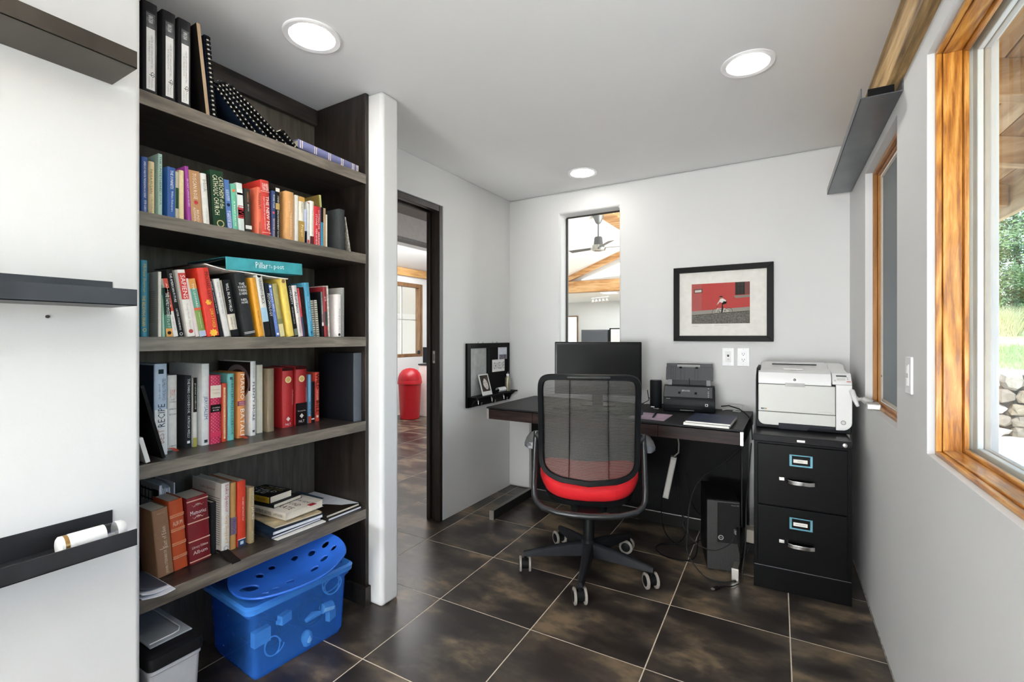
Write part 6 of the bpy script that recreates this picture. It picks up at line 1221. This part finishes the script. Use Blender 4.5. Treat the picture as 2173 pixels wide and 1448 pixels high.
# arm loop: one bent tube from arm to arm under the seat
lp = []
for sx in (-1,): pass
L_ = [(-.246, -.205, .748), (-.249, -.21, .70), (-.253, -.215, .60), (-.256, -.22, .50), (-.254, -.225, .45), (-.242, -.24, .425), (-.212, -.262, .405), (-.14, -.285, .394), (-.07, -.297, .391), (0, -.30, .390)]
full = L_+[(-x, y, z) for x, y, z in reversed(L_[:-1])]
build('arm_loop', MB().tube(full, .012, 10, sec=[(-.012, -.009), (-.005, -.013), (.005, -.013), (.012, -.009), (.013, .004), (.006, .012), (-.006, .012), (-.013, .004)]), CG, chair, smooth=RAD(60))
build('seat_bridge', MB().box(-.05, .05, -.292, -.13, .380, .394), CB, chair, bevel=.004)
for sd in (-1, 1):
    build('pivot', MB().tube([(sd*.222, -.218, .715), (sd*.248, -.208, .735)], [.017, .015], 14), CG, chair, smooth=RAD(50))
    pad_ = [[(sd*(.258+w*q), y, z-.024+.0155*h) for w, h in ((-.2, .6), (.0, 1), (.7, 1.0), (1.0, .55), (1.0, -.5), (.75, -1), (.1, -1), (-.2, -.7))] for y, z, q in ((-.20, .700, .034), (-.185, .702, .048), (-.08, .706, .052), (.02, .708, .048), (.05, .707, .036))]
    build('armrest', MB().loft(pad_), mat('#4d4e52', .35, noise=(40, .05)), chair, smooth=RAD(60), bevel=0)

# ================================================================== ON THE BACK WALL
pf = thing('picture_frame', 'black framed photograph of a cyclist before a red wall, on the back wall', 'framed picture', (-.384, YB, 1.409))
FRM = mat('#100f0f', .4, noise=(30, .1)); hw, hh_ = .290, .241; b_ = .036
for nm, p, ax_ in (('frame_top', [(-hw, hh_), (hw, hh_), (hw-b_, hh_-b_), (-hw+b_, hh_-b_)], 0), ('frame_bottom', [(-hw, -hh_), (hw, -hh_), (hw-b_, -hh_+b_), (-hw+b_, -hh_+b_)], 0), ('frame_left', [(-hw, -hh_), (-hw, hh_), (-hw+b_, hh_-b_), (-hw+b_, -hh_+b_)], 0), ('frame_right', [(hw, -hh_), (hw, hh_), (hw-b_, hh_-b_), (hw-b_, -hh_+b_)], 0)):
    build(nm, MB().prism(p, -.026, -.001, 'y'), FRM, pf, bevel=.002)
build('mat_board', MB().box(-hw+b_-.004, hw-b_+.004, -.010, -.006, -hh_+b_-.004, hh_-b_+.004), mat('#e6e3dc', .7), pf)
pq = glass_mat((.985, .985, .985), .0, .08); build('glazing', MB().box(-hw+b_-.004, hw-b_+.004, -.019, -.0180, -hh_+b_-.004, hh_-b_+.004), pq, pf)
# the print, flat pieces in their own colours
PX0, PX1, PZ0, PZ1 = -.178, .162, -.128, .130
def flat_(nm, poly, c, y, par=None, m=None): return build(nm, MB().prism(poly, -.0100-y*.0003-.0002, -.0100-y*.0003, 'y'), m or mat(c, .6, noise=(60, .03)), par or pf)
pr_ = flat_('print', [(PX0, PZ0), (PX1, PZ0), (PX1, PZ1), (PX0, PZ1)], '#b02118', 1)
flat_('print_street', [(PX0, PZ0), (PX1, PZ0), (PX1, -.052), (PX0, -.073)], '#5c5a55', 2, None, mat('#5e5b55', .7, noise=(150, .6)))
flat_('print_kerb', [(PX0, -.073), (PX1, -.052), (PX1, -.026), (PX0, -.046)], '#8d877d', 2)
flat_('print_gutter', [(PX0, -.074), (PX1, -.053), (PX1, -.050), (PX0, -.071)], '#2e2622', 3)
flat_('print_pale_wall', [(PX0, -.046), (-.116, -.042), (-.116, PZ1), (PX0, PZ1)], '#a5403a', 2)
flat_('print_window', [(.080, .050), (PX1, .052), (PX1, PZ1), (.080, PZ1)], '#3a3330', 3); flat_('print_shutter', [(.134, .052), (PX1, .052), (PX1, PZ1), (.134, PZ1)], '#6d2a22', 4)
for x in (.088, .108, .128): flat_('print_bar', [(x, .052), (x+.002, .052), (x+.002, PZ1), (x, PZ1)], '#15100e', 5)
for z in (.075, .10): flat_('print_bar', [(.082, z), (.134, z), (.134, z+.002), (.082, z+.002)], '#15100e', 5)
flat_('print_sill', [(.070, .046), (PX1, .049), (PX1, .034), (.086, .030), (.078, .036)], '#7b7168', 4)
flat_('print_plaque', [(-.164, .070), (-.112, .072), (-.112, .098), (-.164, .096)], '#4a3a34', 3); flat_('print_plaque_face', [(-.158, .075), (-.118, .077), (-.118, .092), (-.158, .090)], '#c9c2b8', 4)
def ring_(cx, cz, r, w, nm, c, y):
    mb = MB(); n = 28
    for k in range(n):
        a0, a1 = 2*math.pi*k/n, 2*math.pi*(k+1)/n; mb.add([(cx+q*math.cos(a), -.0100-y*.0003, cz+q*math.sin(a)) for q, a in ((r, a0), (r, a1), (r-w, a1), (r-w, a0))], [(0, 1, 2, 3)])
    return build(nm, mb, mat(c, .6), pf)
for cx, cz in ((-.032, -.055), (.042, -.051)): ring_(cx, cz, .0225, .0022, 'print_wheel', '#23201f', 5); ring_(cx, cz, .0195, .0008, 'print_wheel_rim', '#b7b0a6', 5)
def seg(p, q, w, c, y, nm='print_cycle'):
    d = Vector((q[0]-p[0], q[1]-p[1])); n = Vector((-d.y, d.x)).normalized()*w/2
    flat_(nm, [(p[0]+n.x, p[1]+n.y), (q[0]+n.x, q[1]+n.y), (q[0]-n.x, q[1]-n.y), (p[0]-n.x, p[1]-n.y)], c, y)
for p, q in (((-.032, -.055), (-.022, -.028)), ((-.022, -.03), (.02, -.034)), ((.02, -.034), (.006, -.052)), ((-.024, -.034), (.006, -.052)), ((.006, -.052), (.042, -.051)), ((.02, -.034), (.042, -.051))): seg(p, q, .0024, '#d8d4cc', 6)
seg((-.022, -.03), (-.026, -.016), .0022, '#2a2625', 7); seg((-.03, -.016), (-.018, -.016), .002, '#2a2625', 7)
flat_('print_legs', [(.008, -.008), (.030, -.002), (.032, .010), (.014, .014), (.004, .0), (.002, -.03), (.0, -.054), (.008, -.055), (.012, -.03)], '#1c1a1b', 8); flat_('print_shoe', [(-.006, -.058), (.008, -.058), (.008, -.053), (.0, -.053)], '#141212', 8)
flat_('print_shirt', [(-.008, .008), (.010, .002), (.028, .008), (.026, .020), (.008, .032), (-.004, .030), (-.010, .022)], '#dedbd5', 8); seg((-.004, .024), (-.022, -.004), .006, '#d9d5cf', 9); seg((-.019, .0), (-.027, -.012), .004, '#a87a5c', 9)
flat_('print_head', disc(.0075, 14, (-.003, .036), 1.1), '#9a6a4e', 8); flat_('print_hat', [(-.014, .038), (.008, .040), (.006, .047), (-.008, .046)], '#241a18', 9)
text(pf, 'Antigua', (-.155, -.0105, -.143), '-y', .036, .008, mat('#9a968e', .7)); text(pf, 'Red Wall Rider 12/50', (.0, -.0105, -.139), '-y', .08, .005, mat('#aaa69e', .7))
def outlet(x, label, duplex):
    o = thing('wall_outlet', label, 'wall outlet', (x, YB, 1.0705))
    build('plate', MB().box(-.035, .035, -.006, -.0003, -.057, .057), WHITEP, o, bevel=.0025, seg=3)
    if duplex:
        build('insert', MB().box(-.017, .017, -.008, -.006, -.034, .034), WHITEP, o, bevel=.001)
        for z in (.019, -.017):
            for x_ in (-.0065, .0065): build('slot', MB().box(x_-.0012, x_+.0012, -.0083, -.008, z-.002, z+.007), BLACK, o)
            build('ground_hole', MB().prism(disc(.0026, 10, (0, z-.007)), -.0083, -.008, 'y'), BLACK, o)
    else:
        build('insert', MB().box(-.017, .017, -.007, -.006, -.034, .034), mat('#dededc', .4), o, bevel=.001)
        build('phone_jack', MB().prism([(-.006, .014), (.006, .014), (.006, .004), (.003, .0), (-.003, .0), (-.006, .004)], -.0075, -.007, 'y'), mat('#4a4a48', .5), o)
        build('coax_jack', MB().lathe([(.001, -.011), (.0045, -.011), (.005, -.007), (.001, -.007)], 14, (0, 0, -.014), 'y'), mat('#6a6862', .35, .7), o, smooth=RAD(40))
    for z in (.047, -.047): build('screw', MB().prism(disc(.002, 8, (0, z)), -.0066, -.006, 'y'), mat('#b9b9b7', .4), o)
outlet(-.345, 'white phone and cable wall plate, left of the pair under the picture', False)
outlet(-.259, 'white duplex power outlet, right of the pair under the picture', True)

# ================================================================== ORGANISER ON THE DOOR WALL
og = thing('wall_organizer', 'black wooden message board with a shelf and three hooks beside the door', 'wall organizer', (XD, 2.94, .70))
OB = mat('#0f0e0e', .45, noise=(25, .1)); G0, G1 = -.285, .285
build('backing', MB().box(.0005, .008, G0+.004, G1-.004, .004, .446), OB, og)
for nm, bx in (('stile', (G0, G0+.042, 0, .45)), ('stile', (G1-.030, G1, 0, .45)), ('stile', (-.035, -.005, .075, .415)), ('rail', (G0+.042, G1-.03, .415, .45)), ('rail', (G0+.042, G1-.03, 0, .075))):
    build(nm, MB().box(.0005, .019, bx[0], bx[1], bx[2], bx[3]), OB, og, bevel=.002)
build('metal_board', MB().box(.008, .0105, G0+.043, -.036, .076, .414), mat('#a6a8a6', .5, .2, noise=(28, .12)), og)
build('cork_board', MB().box(.008, .0105, -.004, G1-.031, .076, .414), mat('#191818', .8, noise=(90, .2)), og)
build('shelf', MB().box(.0005, .085, G0+.012, G1+.012, .066, .075), OB, og, bevel=.002)
for y in (G0+.02, G1-.035): build('bracket', MB().prism([(.019, .066), (.078, .066), (.074, .058), (.05, .04), (.036, .015), (.03, .002), (.019, .002)], y, y+.016, 'y'), OB, og, bevel=.001)
for y in (-.165, .015, .185):
    h = build('hook', MB().tube([(.019, y, .052), (.026, y, .046), (.026, y, .015), (.034, y, .004), (.045, y, .004), (.054, y, .013), (.056, y, .026)], [.004, .0038, .0036, .0034, .0034, .0034, .004], 8), CHROME, og, smooth=RAD(60)); build('hook_plate', MB().box(.019, .0215, y-.006, y+.006, .03, .062), CHROME, h, bevel=.001)
    build('hook_tip', MB().lathe([(.001, -.005), (.005, -.002), (.005, .003), (.001, .005)], 10, (.056, y, .028)), CHROME, h, smooth=RAD(60))
ph = thing('portrait_print', 'white bordered portrait photo leaning on the organiser shelf', 'photo', (XD+.062, 2.845, .7755)); ph.rotation_euler = (0, RAD(-16), 0)
build('card', MB().box(-.004, 0, -.062, .062, 0, .155), mat('#e4e2de', .55), ph, bevel=.0006)
build('portrait', MB().box(0, .0003, -.050, .050, .028, .146), mat('#4a4039', .5, noise=(30, .45)), ph)
build('portrait_face', MB().prism([(.002+.030*math.cos(a)*(1+.1*math.sin(a))-.012*math.sin(a), .082+.042*math.sin(a)) for a in [2*math.pi*k/22 for k in range(22)]], .0004, .0006, 'x'), mat('#d9d2ca', .5), ph)
build('portrait_hair', MB().prism([(-.05, .146), (.035, .146), (.03, .128), (-.004, .122), (-.022, .10), (-.03, .06), (-.05, .04)], .0007, .0009, 'x'), mat('#3a302b', .5, noise=(60, .3)), ph)
for y in (-.010, .016): build('portrait_eye', MB().prism(disc(.0045, 10, (y, .092), .55), .0008, .0010, 'x'), mat('#2b2523', .5), ph)
build('portrait_mouth', MB().prism(disc(.007, 10, (.010, .058), .35), .0008, .0010, 'x'), mat('#7a6660', .5), ph); build('portrait_nose', MB().prism([(.004, .09), (.012, .072), (.003, .071)], .0008, .0010, 'x'), mat('#b3a89f', .5), ph)
lc_ = thing('motto_card', 'white card with black capitals pinned to the organiser', 'card', (XD+.0115, 3.068, .976)); build('card', MB().box(0, .0012, -.088, .088, -.046, .046), mat('#eceae6', .6), lc_)
text(lc_, 'I CHOOSE LOVE', (.0016, 0, 0), 'x', .160, .052, mat('#1c1c1c', .6))
pc_ = thing('postcard', 'pale printed sheet pinned above the motto card', 'postcard', (XD+.0112, 3.125, 1.07)); build('sheet', MB().box(0, .0008, -.062, .068, -.048, .050), mat('#cfd2da', .6, noise=(30, .08)), pc_); build('sheet_photo', MB().box(.0008, .001, -.045, .062, -.048, -.012), mat('#6a6470', .5, noise=(50, .5)), pc_)
bo = thing('bottle', 'small khaki metal bottle with a white cap on the organiser shelf', 'bottle', (XD+.050, 3.142, .7755))
build('body', MB().lathe([(.001, 0), (.021, 0), (.022, .003), (.022, .096), (.018, .106), (.010, .112), (.001, .112)], 24), mat('#a39c86', .35, .5), bo, smooth=RAD(45)); build('cap', MB().lathe([(.001, .112), (.011, .112), (.011, .130), (.009, .133), (.001, .133)], 20), WHITEP, bo, smooth=RAD(40))
build('spray_tip', MB().tube([(0, 0, .133), (0, 0, .142), (.008, -.004, .146)], .003, 8), mat('#8d8a80', .4), bo, smooth=RAD(50))
rl = thing('card_roll', 'small white curled holder lying on the organiser shelf', 'holder', (XD+.048, 3.05, .7755)); build('curl', MB().loft([[(.018*math.cos(RAD(a)), y, .0195+.018*math.sin(RAD(a))) for a in range(-60, 200, 20)]+[(.0155*math.cos(RAD(a)), y, .0195+.0155*math.sin(RAD(a))) for a in range(180, -80, -20)] for y in (-.052, .050)]), WHITEP, rl, smooth=RAD(50)); build('foot', MB().box(-.012, .012, -.05, .048, 0, .004), mat('#2a2a2a', .5), rl)
for y in (2.80, 2.86, 2.99, 3.05):
    w = build('wire_loop', MB().tube([(XD+.008, y-.008, 1.150), (XD+.010, y, 1.160), (XD+.008, y+.008, 1.150)], .0012, 6), mat('#8a8a88', .3, .7), smooth=RAD(60)); w.parent = og; w.location = (-XD, -2.94, -.70); w.name = 'hanging_wire'
flush_text()
